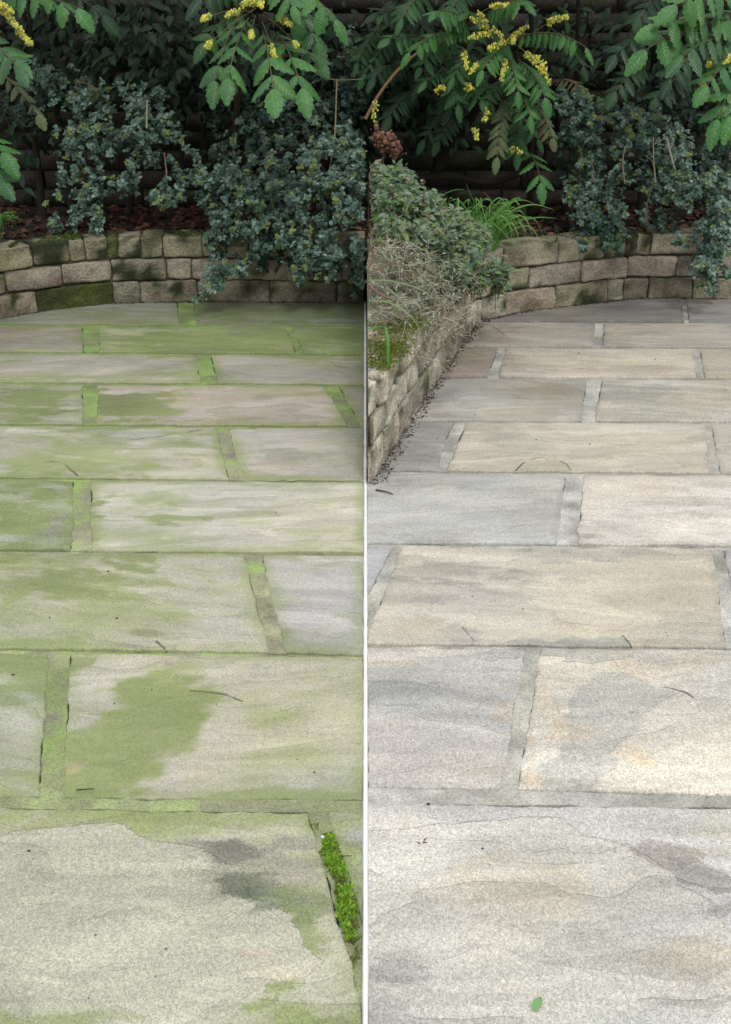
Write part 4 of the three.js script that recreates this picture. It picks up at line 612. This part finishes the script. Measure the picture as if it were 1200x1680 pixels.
hanging('grey-green small-leaved shrub hanging over the wall of the clean half', [
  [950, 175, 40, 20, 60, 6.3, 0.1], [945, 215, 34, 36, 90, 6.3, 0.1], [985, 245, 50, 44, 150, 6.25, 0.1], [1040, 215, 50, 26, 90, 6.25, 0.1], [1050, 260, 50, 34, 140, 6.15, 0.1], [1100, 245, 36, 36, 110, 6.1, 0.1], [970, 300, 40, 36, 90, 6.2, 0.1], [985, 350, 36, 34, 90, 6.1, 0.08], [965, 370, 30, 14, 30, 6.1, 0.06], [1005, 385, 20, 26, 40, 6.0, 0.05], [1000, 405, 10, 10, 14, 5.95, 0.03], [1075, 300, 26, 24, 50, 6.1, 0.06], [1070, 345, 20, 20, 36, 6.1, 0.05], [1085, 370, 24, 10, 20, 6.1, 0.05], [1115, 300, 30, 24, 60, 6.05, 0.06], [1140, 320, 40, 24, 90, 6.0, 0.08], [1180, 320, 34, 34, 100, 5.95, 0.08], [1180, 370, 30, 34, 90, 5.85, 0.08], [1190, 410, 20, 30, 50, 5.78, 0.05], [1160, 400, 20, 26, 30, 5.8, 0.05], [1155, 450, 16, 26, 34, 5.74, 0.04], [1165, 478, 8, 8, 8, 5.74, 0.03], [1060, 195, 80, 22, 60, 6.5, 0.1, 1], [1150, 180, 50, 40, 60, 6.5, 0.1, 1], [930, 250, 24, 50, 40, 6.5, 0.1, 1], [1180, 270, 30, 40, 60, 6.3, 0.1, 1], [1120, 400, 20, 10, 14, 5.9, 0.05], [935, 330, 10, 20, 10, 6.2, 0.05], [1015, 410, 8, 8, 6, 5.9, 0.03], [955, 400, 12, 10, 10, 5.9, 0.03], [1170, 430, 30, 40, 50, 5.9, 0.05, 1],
], [
  [at(1107, 277, 5.95), at(1100, 250, 5.95), at(1094, 226, 5.95), [0.005, 0.0045, [0.34, 0.31, 0.25]]], [at(1076, 300, 6.0), at(1073, 265, 6.0), at(1072, 225, 6.05), [0.004, 0.003, pale]], [at(1025, 300, 6.05), at(1022, 265, 6.05), at(1026, 240, 6.05), [0.0035, 0.003, pale]], [at(973, 300, 6.1), at(975, 285, 6.1), at(970, 262, 6.1), [0.0035, 0.003, [0.2, 0.13, 0.09]]],
  [at(970, 193, 6.1), at(990, 196, 6.1), at(1008, 203, 6.1), [0.003, 0.002, [0.26, 0.15, 0.06]]], [at(1120, 310, 6.7), at(1124, 260, 6.7), at(1128, 210, 6.7), [0.016, 0.014, [0.02, 0.017, 0.014]]], [at(1060, 365, 6.0), at(1062, 335, 6.0), at(1072, 300, 6.0), [0.003, 0.002, [0.2, 0.13, 0.08]]], [V(1.35, 0.28, -6.5), at(1020, 300, 6.45), at(1010, 240, 6.4), at(1050, 220, 6.25), [0.012, 0.005, [0.03, 0.025, 0.02]]],
], [[[[1130, 270], [1110, 310], [1085, 335]], 6.0, 6.0], [[[1170, 400], [1160, 440], [1165, 480]], 5.8, 5.72]]);

// -- in the raised bed between the halves
const sage = thing('sage_bush', 'bushy grey-green herb with pinkish buds on the raised bed', 'bush');
{
  const g = new GB(), tw = new GB(), bd = new GB(), tones = [[0.14, 0.22, 0.12], [0.12, 0.2, 0.12], [0.2, 0.28, 0.18], [0.08, 0.15, 0.07], [0.16, 0.25, 0.08], [0.24, 0.28, 0.2], [0.2, 0.3, 0.09]];
  for (const [x, y, rx, ry, n, D, dd] of [[622, 310, 20, 26, 60, 5.3, 0.12], [650, 302, 26, 22, 70, 5.35, 0.1], [640, 345, 36, 30, 130, 5.15, 0.14], [690, 345, 34, 26, 100, 5.2, 0.12], [730, 370, 36, 24, 110, 5.15, 0.12], [770, 390, 28, 20, 70, 5.15, 0.1], [775, 425, 22, 22, 60, 5.15, 0.08], [700, 400, 50, 30, 160, 5.0, 0.14], [640, 385, 34, 20, 70, 4.95, 0.1], [740, 420, 44, 26, 100, 4.95, 0.1], [720, 450, 40, 16, 50, 4.85, 0.06], [806, 446, 12, 16, 20, 5.1, 0.04], [820, 460, 10, 16, 12, 5.2, 0.03], [780, 460, 20, 16, 30, 5.05, 0.06], [612, 290, 10, 16, 24, 5.3, 0.08], [820, 442, 12, 8, 10, 5.2, 0.03]]) for (let i = 0; i < n; i++) {
    const f = rnd() * 6.283, k = Math.sqrt(rnd()), px = Math.max(606, x + Math.cos(f) * rx * k), a = at(px, y + Math.sin(f) * ry * k, D + gs() * dd); if (a.x < 0.012) a.x = 0.012 + rnd() * 0.02;
    const b = a.clone().add(V(gs() * 0.03, -rr(0.05, 0.12), -0.04 + gs() * 0.03)); if (b.x < 0.01) b.x = 0.01; if (i % 2) tw.tube([b, b.clone().add(a).multiplyScalar(0.5), a], 0.0018, 0.001, vary([0.12, 0.09, 0.06], 0.2), 3);
    for (let q = 0; q < 6; q++) { const d = V(Math.abs(a.x) < 0.05 ? Math.abs(gs()) : gs(), 0.25 + gs() * 0.5, 0.3 + gs() * 0.8), nn = V(gs() * 0.5, 0.8, 0.6 + gs() * 0.4); g.shape(broad, basis(d, nn, rr(0.018, 0.042), a.clone().add(V(rnd() * 0.02, gs() * 0.025, gs() * 0.02)), rr(0.75, 1.1)), vary(pick(tones), 0.2)); }
    if (rnd() < 0.2) for (let q = 0; q < 4; q++) bd.shape(bead, new THREE.Matrix4().makeScale(0.0036, 0.0045, 0.0036).setPosition(a.x + Math.abs(gs()) * 0.008, a.y + 0.012 + gs() * 0.008, a.z + 0.015), vary(pick([[0.3, 0.2, 0.16], [0.36, 0.3, 0.24], [0.22, 0.1, 0.07]]), 0.15));
  }
  for (let i = 0; i < 46; i++) {
    const t0 = rnd(), x0 = mix(618, 790, t0), y0 = mix(300, 420, t0) + gs() * 16, D = mix(5.2, 5.05, t0), a = at(x0, y0 + 12, D), b = at(x0 + rr(-14, 30), y0 + rr(-34, 22), D - rr(0.02, 0.14)), pts = bez(a, a.clone().lerp(b, 0.5).add(V(0, 0.03, 0)), b, 7); for (const q of pts) if (q.x < 0.014) q.x = 0.014;
    tw.tube(pts, 0.002, 0.001, vary([0.14, 0.11, 0.07], 0.2), 3);
    for (let q = 1; q < 7; q++) for (const sd of [-1, 1]) g.shape(broad, basis(V(sd + gs() * 0.3, 0.3 + gs() * 0.4, 0.4 + gs() * 0.3), V(gs() * 0.4, 0.8, 0.6), rr(0.018, 0.034) * (1.2 - q * 0.08), pts[q], rr(0.7, 1)), vary(pick(tones), 0.2));
    if (i % 2) for (let q = 0; q < 7; q++) bd.shape(bead, new THREE.Matrix4().makeScale(0.0034, 0.0044, 0.0034).setPosition(b.x + gs() * 0.007, b.y + gs() * 0.009, b.z + gs() * 0.006), vary(pick([[0.34, 0.24, 0.2], [0.42, 0.36, 0.3], [0.25, 0.12, 0.09]]), 0.15));
  }
  tw.build('twigs', bark, sage).userData.kind = 'stuff'; g.build('foliage', leafM(0.75, 0.25), sage).userData.kind = 'stuff'; bd.build('buds', petal, sage).userData.kind = 'stuff';
}
const lav = thing('lavender_clump', 'dry silvery lavender clump spilling over the mossy side wall', 'plant');
{
  const g = new GB(), lf = new GB(), cs = [[0.4, 0.37, 0.27], [0.28, 0.25, 0.18], [0.48, 0.45, 0.36], [0.18, 0.14, 0.1], [0.3, 0.21, 0.13]], ls = [[0.27, 0.32, 0.22], [0.38, 0.42, 0.32], [0.18, 0.23, 0.13]];
  for (const [x, y, rx, ry, n, D] of [[625, 440, 24, 40, 170, 4.7], [660, 460, 36, 40, 260, 4.65], [700, 480, 34, 36, 220, 4.7], [640, 510, 34, 30, 150, 4.45], [690, 530, 40, 24, 150, 4.5], [735, 505, 24, 24, 60, 4.75], [722, 545, 22, 20, 36, 4.6], [690, 575, 24, 12, 24, 4.45], [752, 535, 12, 20, 14, 4.85], [742, 572, 10, 10, 14, 4.75], [640, 560, 30, 16, 60, 4.3], [665, 420, 40, 24, 90, 4.75], [715, 440, 40, 20, 90, 4.8], [755, 455, 26, 16, 50, 4.95], [770, 440, 20, 16, 30, 5.0], [640, 400, 30, 16, 40, 4.85]]) for (let i = 0; i < n; i++) {
    if (rnd() < 0.42) continue; const f = rnd() * 6.283, k = Math.sqrt(rnd()), a = at(Math.max(607, x + Math.cos(f) * rx * k), y + Math.sin(f) * ry * k, D + gs() * 0.1), l = rr(0.04, 0.13), d = V(gs() * 0.8 + 0.35, gs() * 0.8, gs() * 0.6 + 0.2).normalize(), b = a.clone().addScaledVector(d, l), m = a.clone().add(b).multiplyScalar(0.5).add(V(gs() * 0.012, gs() * 0.012, gs() * 0.01));
    for (const p of [a, b, m]) if (p.x < 0.01) p.x = 0.01 + rnd() * 0.01;
    if (b.y < 0.03) continue;
    g.tube(bez(a, m, b, 4), 0.0016, 0.0008, vary(pick(cs), 0.2), 3);
    if (rnd() < 0.55) for (let q = 0; q < 5; q++) { const t = rnd(); lf.shape(lance, basis(V(gs() + 0.2, gs() + 0.3, gs() + 0.3), V(gs(), 1, 1), rr(0.012, 0.026), a.clone().lerp(b, t), 0.6), vary(pick(ls), 0.15)); }
  }
  g.build('twigs', bark, lav).userData.kind = 'stuff'; lf.build('foliage', dullLeaf, lav).userData.kind = 'stuff';
  for (const [pp, r, c] of [[[[606, 470], [628, 485], [652, 494]], 0.005, [0.28, 0.17, 0.12]], [[[606, 448], [630, 436], [655, 425]], 0.003, [0.2, 0.1, 0.06]], [[[700, 545], [745, 522], [778, 508]], 0.0022, [0.4, 0.34, 0.24]], [[[606, 545], [660, 552], [705, 549]], 0.0022, [0.34, 0.28, 0.18]], [[[606, 440], [612, 420], [608, 402]], 0.003, [0.24, 0.09, 0.05]]]) { const q = new GB(); q.tube(poly(pp.map(([x, y], i) => at(x, y, 4.35 + (x - 600) * 0.0024)), 10), r, r * 0.6, c, 5); q.build('dry_stalk', bark, lav); }
}
function grass(name, label, blades, mat) {
  const t = thing(name, label, 'grass', 'grass clumps in the beds');
  for (const [pp, D, w, c] of blades) { const pts = poly(pp.map(([x, y], i) => at(x, y, D - 0.12 * i / pp.length)), 16), g = new GB(), s = V().crossVectors(pts[16].clone().sub(pts[0]), V(gs() * 0.5, 0.6 + gs() * 0.3, 1)).normalize(); for (const p of pts) if (pp[0][0] > 600 && p.x < 0.01) p.x = 0.01; g.ribbon(pts, w, c, s); g.build('blade', mat, t); }
  return t;
}
const gc = () => vary(pick([[0.14, 0.34, 0.06], [0.18, 0.4, 0.09], [0.1, 0.25, 0.05]]), 0.12), grassM = leafM(0.45, 0.3);
{
  const b = [];
  for (let i = 0; i < 85; i++) { const bx = 738 + rnd() * 76, by = 405 + rnd() * 12, ex = bx + gs() * 30 + rr(-20, 85), top = 320 + rnd() * 50, ey = Math.min(412, top + rr(5, 80)); if (i % 5 === 0) { const x2 = bx + rr(30, 62), y2 = rr(370, 412); b.push([[[bx, by - 8], [bx + 14, 360 + rnd() * 10], [mix(bx, x2, 0.65), 352 + rnd() * 14], [x2, y2]], 5.65, 0.0052, gc()]); }
    b.push([[[bx, by], [mix(bx, ex, 0.35), mix(by, top, 0.75)], [mix(bx, ex, 0.7), top + 4], [ex, ey]], 5.7 + gs() * 0.12, 0.0055, gc()]); }
  b.push([[[716, 340], [725, 322], [745, 312], [762, 311]], 5.6, 0.003, [0.14, 0.28, 0.08]], [[[780, 335], [772, 318], [764, 300]], 5.7, 0.003, [0.1, 0.24, 0.06]], [[[818, 350], [808, 330], [792, 314]], 5.7, 0.002, [0.2, 0.2, 0.12]]);
  grass('grass_clump', 'bright green arching grass clump beside the herb bush', b, grassM);
  const c = []; for (let i = 0; i < 26; i++) { const ex = rr(-10, 36); c.push([[[-18 + rnd() * 20, 392], [-4 + rnd() * 12, 362], [mix(0, ex, 0.7), 346 + rnd() * 12], [ex, 352 + rnd() * 36]], 5.95, 0.0045, gc()]); }
  grass('grass_clump', 'small grass tuft at the left edge behind the mossy wall', c, grassM);
  const d = [[[[606, 460], [640, 461], [690, 475], [716, 494]], 4.15, 0.004, [0.2, 0.28, 0.13]], [[[634, 470], [656, 490], [672, 512]], 4.2, 0.0035, [0.24, 0.31, 0.17]], [[[606, 493], [640, 497], [670, 515], [690, 540]], 4.05, 0.0045, [0.2, 0.3, 0.1]], [[[606, 512], [640, 513], [662, 525]], 4.05, 0.0035, [0.22, 0.27, 0.14]], [[[606, 398], [620, 393], [635, 390]], 4.7, 0.007, [0.13, 0.3, 0.05]], [[[606, 362], [616, 358], [628, 356]], 4.9, 0.006, [0.12, 0.28, 0.05]], [[[606, 540], [622, 536], [634, 537]], 4.0, 0.004, [0.12, 0.36, 0.05]]];
  for (let i = 0; i < 12; i++) { const y = rr(520, 560); d.push([[[606, y], [620 + rnd() * 15, y - 4 + gs() * 5], [640 + rnd() * 20, y + gs() * 12]], 4.1, 0.0018, vary([0.22, 0.2, 0.1], 0.2)]); }
  const s = grass('grass_clump', 'sparse long pale blades on the mossy top of the side wall', d, grassM);
  const g = new GB(), p = poly([at(633, 537, 3.96), at(637, 560, 3.92), at(637, 600, 3.9), at(637, 655, 3.88)], 12); g.ribbon(p, 0.0075, [0.1, 0.34, 0.04], V(0.9, 0, 0.4).normalize(), 0.3); g.build('blade', grassM, s).userData.label = 'bright green blade hanging down the wall face';
}
{ // silver tuft low on the wall, brown seed head, moss cushions on the wall top
  const t = thing('silver_tuft', 'small silvery leaf tuft growing from the side wall', 'plant'), g = new GB(), o = at(609, 617, 3.86); o.x = Math.max(0.016, o.x);
  for (let i = 0; i < 36; i++) g.shape(lance, basis(V(Math.abs(gs()) * 0.9 - 0.15, gs(), 0.4 + gs() * 0.4), V(gs(), 1, 1), rr(0.022, 0.036), o.clone(), 0.45), vary([0.42, 0.46, 0.42], 0.1)); g.build('foliage', dullLeaf, t).userData.kind = 'stuff';
  const h = thing('seed_head', 'reddish brown dried seed head above the herb bush', 'plant'), q = new GB(), c = new GB(); c.tube([at(625, 300, 5.4), at(628, 275, 5.4), at(632, 240, 5.4)], 0.003, 0.002, [0.12, 0.07, 0.04], 5); c.build('stem', bark, h);
  for (let i = 0; i < 260; i++) { const k = rnd(), a = at(616 + k * 40 + gs() * 8, 222 + k * 30 + gs() * 12 + (rnd() < 0.3 ? -6 : 0), 5.4 + gs() * 0.04); if (a.x < 0.012) a.x = 0.012 + 0.02 * rnd(); q.shape(rnd() < 0.5 ? bead : lance, basis(V(gs(), gs(), gs()), V(gs(), 1, 0.4), rnd() < 0.5 ? 0.006 : 0.012, a), vary(pick([[0.16, 0.07, 0.045], [0.22, 0.11, 0.07], [0.1, 0.05, 0.035]]), 0.2)); } q.build('seeds', bark, h).userData.kind = 'stuff';
}
function mossMat() { return solidM(1); }
const mossM = mossMat();
function mossTuft(g, p, s, c) { for (let i = 0; i < 3; i++) g.shape(oval(0.5, 2, 0.3, 0.2), basis(V(gs() * 0.7, 1, gs() * 0.7), V(gs(), 0.3, gs()), s * rr(0.6, 1.3), p.clone().add(V(gs() * s * 0.5, 0, gs() * s * 0.5))), vary(c, 0.25)); }
{
  const m = new THREE.Group(); m.name = 'moss_strip'; m.userData = { kind: 'stuff', label: 'bright green moss filling the joint beside the front slab', category: 'moss' }; scene.add(m); const g = new GB();
  const quad = LL.fills.filter((f) => f.row === 8 && f.up).at(-1).q;
  for (let i = 0; i < 5200; i++) {
    const v = Math.pow(rnd(), 1.25) * 0.62, u = cl(0.5 + gs() * 0.32, 0.04, 0.96), p = quad[0].clone().lerp(quad[1], u).lerp(quad[3].clone().lerp(quad[2], u), v);
    if (p.x > -0.012) continue;
    const k = fbm(p.x * 30 + 3, p.z * 18, 3); if (k < 0.3 + 0.27 * sst(0.08, 0.62, v)) continue;
    p.y = -0.01 + 0.016 * (k - 0.3); mossTuft(g, p, 0.0035 + 0.009 * (k - 0.3) * 2, pick(k > 0.55 ? [[0.22, 0.4, 0.03], [0.16, 0.34, 0.02], [0.28, 0.42, 0.05]] : [[0.13, 0.2, 0.03], [0.18, 0.26, 0.04], [0.12, 0.13, 0.04], [0.16, 0.12, 0.06]]));
  }
  g.build('moss', mossM, m);
  const w = new THREE.Group(); w.name = 'wall_moss'; w.userData = { kind: 'stuff', label: 'yellow-green moss cushions on top of the bed walls', category: 'moss' }; scene.add(w); const q = new GB();
  const spots = [[640, 575, 26, 14, 4.05, 700], [655, 540, 30, 12, 4.35, 500], [625, 600, 18, 8, 3.95, 260], [690, 525, 14, 8, 4.6, 160]];
  for (const [x, y, rx, ry, D, n] of spots) for (let i = 0; i < n; i++) { const p = G(Math.max(607, x + gs() * rx), y + gs() * ry, 0.322); if (p.x < 0.012 || p.z < -6) continue; p.y = 0.318 + 0.012 * fbm(p.x * 40, p.z * 40, 2); mossTuft(q, p, 0.01, pick([[0.13, 0.19, 0.02], [0.16, 0.18, 0.03], [0.1, 0.15, 0.02], [0.17, 0.15, 0.05]])); }
  const run = (pts, n) => { const cv = new THREE.CatmullRomCurve3(pts.map(([x, y]) => G(x, y))); for (let i = 0; i < n; i++) { const p = cv.getPoint(rnd()); if (fbm(p.x * 6 + 3, p.z * 6, 3) < 0.47) continue; p.z -= 0.02 + rnd() * 0.14; p.y = 0.318 + rnd() * 0.006; if (Math.abs(p.x) < 0.015) continue; mossTuft(q, p, 0.009, pick([[0.07, 0.11, 0.015], [0.1, 0.14, 0.02], [0.05, 0.075, 0.012]])); } };
  run([[0, 522], [100, 506], [190, 497], [360, 495], [590, 497]], 2600); run([[830, 516], [910, 505], [1010, 492], [1130, 489], [1200, 490]], 1500);
  q.build('moss', mossM, w);
}
{ // leaf litter on the bed, crumbs of bark and soil along the foot of the walls
  const l = new THREE.Group(); l.name = 'leaf_litter'; l.userData = { kind: 'stuff', label: 'brown leaf litter lying on the soil of the beds', category: 'leaf litter' }; scene.add(l); const g = new GB();
  for (let i = 0; i < 2600; i++) { const x = rr(-2.4, 2.4), z = -rr(6.12, 6.98), p = V(x, 0.292 + rnd() * 0.02, z); g.shape(broad, basis(V(gs(), gs() * 0.25, gs()), V(gs() * 0.4, 1, gs() * 0.4), rr(0.025, 0.06), p, 1.2), vary(pick([[0.1, 0.045, 0.025], [0.14, 0.07, 0.035], [0.07, 0.04, 0.025], [0.17, 0.09, 0.05], [0.12, 0.03, 0.018]]), 0.25)); }
  for (let i = 0; i < 500; i++) { const z = -rr(4.3, 6), w = mix(0.03, 0.45, (-z - 3.8) / 2.2), p = V(0.02 + rnd() * w, 0.292 + rnd() * 0.015, z); g.shape(broad, basis(V(Math.abs(gs()), gs() * 0.25, gs()), V(gs() * 0.4, 1, gs() * 0.4), rr(0.015, 0.035), p, 1), vary(pick([[0.12, 0.08, 0.05], [0.2, 0.15, 0.09], [0.08, 0.05, 0.03]]), 0.25)); }
  g.build('leaves', dullLeaf, l);
  const c = new THREE.Group(); c.name = 'bark_crumbs'; c.userData = { kind: 'stuff', label: 'dark crumbs of bark and soil along the foot of the walls', category: 'debris' }; scene.add(c); const q = new GB();
  const foot = (pts, n, off, sg, s0) => { const cv = new THREE.CatmullRomCurve3(pts.map(([x, y]) => G(x, y))); for (let i = 0; i < n; i++) { const t = rnd(), p = cv.getPoint(t), T = cv.getTangent(t), d = Math.abs(gs()) * off + 0.002; p.x += -T.z * sg * d; p.z += T.x * sg * d; if (sg < 0 && p.x < 0.012) continue; p.y = 0.0025; const s = rr(0.4, 1) * s0 * (rnd() < 0.08 ? 2.2 : 1); q.shape(bead, new THREE.Matrix4().makeRotationY(rnd() * 6).multiply(new THREE.Matrix4().makeScale(s * 1.8, s * 0.6, s)).setPosition(p), vary(pick([[0.05, 0.04, 0.03], [0.09, 0.07, 0.05], [0.035, 0.03, 0.022], [0.13, 0.09, 0.06]]), 0.25)); } };
  foot([[606, 795], [659, 711], [711, 631], [749, 576], [780, 530]], 1300, 0.03, 1, 0.0024);
  foot([[790, 526], [865, 510], [960, 498], [1060, 489], [1200, 490]], 700, 0.02, 1, 0.003);
  foot([[0, 522], [100, 506], [190, 497], [360, 495], [590, 497]], 900, 0.018, 1, 0.003);
  q.build('crumbs', solidM(1), c);
}
// -- loose bits on the paving
{
  const t = thing('fallen_leaf', 'small fresh green leaf lying on the front slab of the clean half', 'leaf', null, G(881, 1651)); const g = new GB(); g.shape(oval(0.46, 8, 0.5, 0.2), basis(V(0.5, 0.25, -0.85), V(0.1, 1, 0.2), 0.032, V(-0.007, 0.003, 0.013)), [0.2, 0.4, 0.14]); g.build('blade', leafM(0.4, 0.2), t); const s = new GB(); s.tube([V(0.007, 0.008, -0.009), V(0.01, 0.007, -0.015)], 0.0007, 0.0005, [0.34, 0.2, 0.1], 4); s.build('stalk', bark, t);
  const d = thing('dead_leaf_scrap', 'curled brown scrap of dead leaf on the clean front slab', 'debris', null, G(690, 1384)); const q = new GB(); for (const [x, z, a] of [[-0.006, 0, 1], [0.003, 0.002, 0.2], [0.006, -0.002, -0.9]]) q.shape(lance, basis(V(Math.cos(a), 0.3, Math.sin(a)), V(0, 1, 0.5), 0.011, V(x, 0.004, z), 0.8), [0.1, 0.065, 0.04]); q.build('scrap', bark, d);
  const p = thing('white_pebble', 'tiny white pebble in the moss of the front joint', 'pebble', null, G(530, 1375)); const w = new GB(); w.shape(bead, new THREE.Matrix4().makeScale(0.0042, 0.0034, 0.004).setPosition(0, 0.003, 0), [0.7, 0.72, 0.74]); w.build('pebble', bark, p);
  const tw = thing('fallen_twig', 'thin pale twig lying on the paving at the wall corner', 'twig', null, G(782, 530)); const k = new GB(), o = G(782, 530); k.tube(poly([G(782, 531), G(802, 534), G(815, 540), G(826, 549)].map((v) => v.sub(o).add(V(0, 0.006, 0))), 10), 0.0022, 0.0014, [0.4, 0.36, 0.3], 5); for (let i = 0; i < 5; i++) k.shape(lance, basis(V(gs(), 0.4, gs()), V(0, 1, 0), 0.012, G(826, 549).sub(o).add(V(0, 0.006, 0)), 0.7), [0.42, 0.38, 0.3]); k.build('stem', bark, tw);
  for (const [x0, y0, x1, y1, r, lab] of [[126, 1298, 156, 1296, 0.0016, 'thin dark twig on the mossy slab above the front joint'], [617, 805, 645, 812, 0.003, 'dark twig on the clean slab near the tip of the side wall'], [556, 1407, 578, 1406, 0.0012, 'tiny brown twig beside the moss joint']]) {
    const a = G(x0, y0), s = thing('dark_twig', lab, 'twig', 'twigs on the paving', a), g2 = new GB(), b = G(x1, y1).sub(a); g2.tube([V(0, 0.003, 0), b.clone().multiplyScalar(0.5).add(V(0.004, 0.006, 0.003)), b.add(V(0, 0.003, 0))], r, r * 0.6, [0.05, 0.04, 0.03], 5); g2.build('stem', bark, s);
  }
  const sp = new THREE.Group(); sp.name = 'paving_crumbs'; sp.userData = { kind: 'stuff', label: 'scattered tiny dark crumbs on the paving', category: 'debris' }; scene.add(sp); const c = new GB();
  for (const [x, y] of [[178, 938], [192, 1015], [188, 1155], [82, 1014], [273, 1558], [48, 1397], [776, 979], [858, 1000], [792, 1393], [1160, 1310], [703, 1320], [968, 729], [780, 681], [718, 720], [880, 722], [950, 580], [516, 1268], [22, 1108], [1075, 590], [1190, 640]]) { const p = G(x, y), s = rr(0.0016, 0.003); p.y = 0.002; c.shape(bead, new THREE.Matrix4().makeScale(s * 1.4, s * 0.8, s).setPosition(p), [0.035, 0.03, 0.025]); }
  for (let i = 0; i < 60; i++) { const p = G(rr(10, 1190), 800 + 880 * rnd()), s = rr(0.0006, 0.0014); if (Math.abs(p.x) < 0.01) continue; p.y = 0.0015; c.shape(bead, new THREE.Matrix4().makeScale(s * 1.5, s, s).setPosition(p), vary([0.06, 0.05, 0.04], 0.3)); }
  c.build('crumbs', bark, sp);
}

{ // the paving goes on beyond both sides of the picture
  const m = (side) => { const k = (t) => { const c = t.clone(); c.repeat.set(1.4, 2); c.needsUpdate = true; return c; }; return new THREE.MeshStandardMaterial({ map: k(stT), bumpMap: k(stB), bumpScale: 0.01, roughness: 0.9, color: side < 0 ? new THREE.Color(0.5, 0.52, 0.38) : new THREE.Color(0.7, 0.69, 0.65) }); };
  for (const [L, side, patio] of [[LL, -1, 'mossy_patio'], [LR, 1, 'clean_patio']]) {
    const P = scene.getObjectByName(patio), mat = m(side);
    for (let r = 1; r < 9; r++) {
      const row = L.slabs.filter((q) => q.row === r), e = row[side < 0 ? 0 : row.length - 1].q, z0 = e[0].z, z1 = e[3].z; let xt = (side < 0 ? e[0] : e[1]).x + side * 0.016, xb = (side < 0 ? e[3] : e[2]).x + side * 0.016;
      for (let k = 0; k < 2; k++) { const w = rr(0.65, 1) * side, a = V(xt, 0, z0), b = V(xt + w, 0, z0), c = V(xb + w, 0, z1), d = V(xb, 0, z1); mesh('paving_slab', slabGeo(side < 0 ? [b, a, d, c] : [a, b, c, d], FILL, side, { cell: 0.08, warp: 0.004, top: 0, drop: 0.006, round: 0.009, skirt: 0.035, tilt: 0.003, so: r * 5 + k }), mat, P); xt += w + side * 0.016; xb += w + side * 0.016; }
    }
  }
  const g = new THREE.PlaneGeometry(7.6, 5.4); g.rotateX(-Math.PI / 2); g.translate(0, -0.022, -3.6); const mm = mesh('joint_bed', g, new THREE.MeshStandardMaterial({ color: new THREE.Color(0.16, 0.15, 0.11), roughness: 1 }), ground);
}
renderer.render(scene, camera);
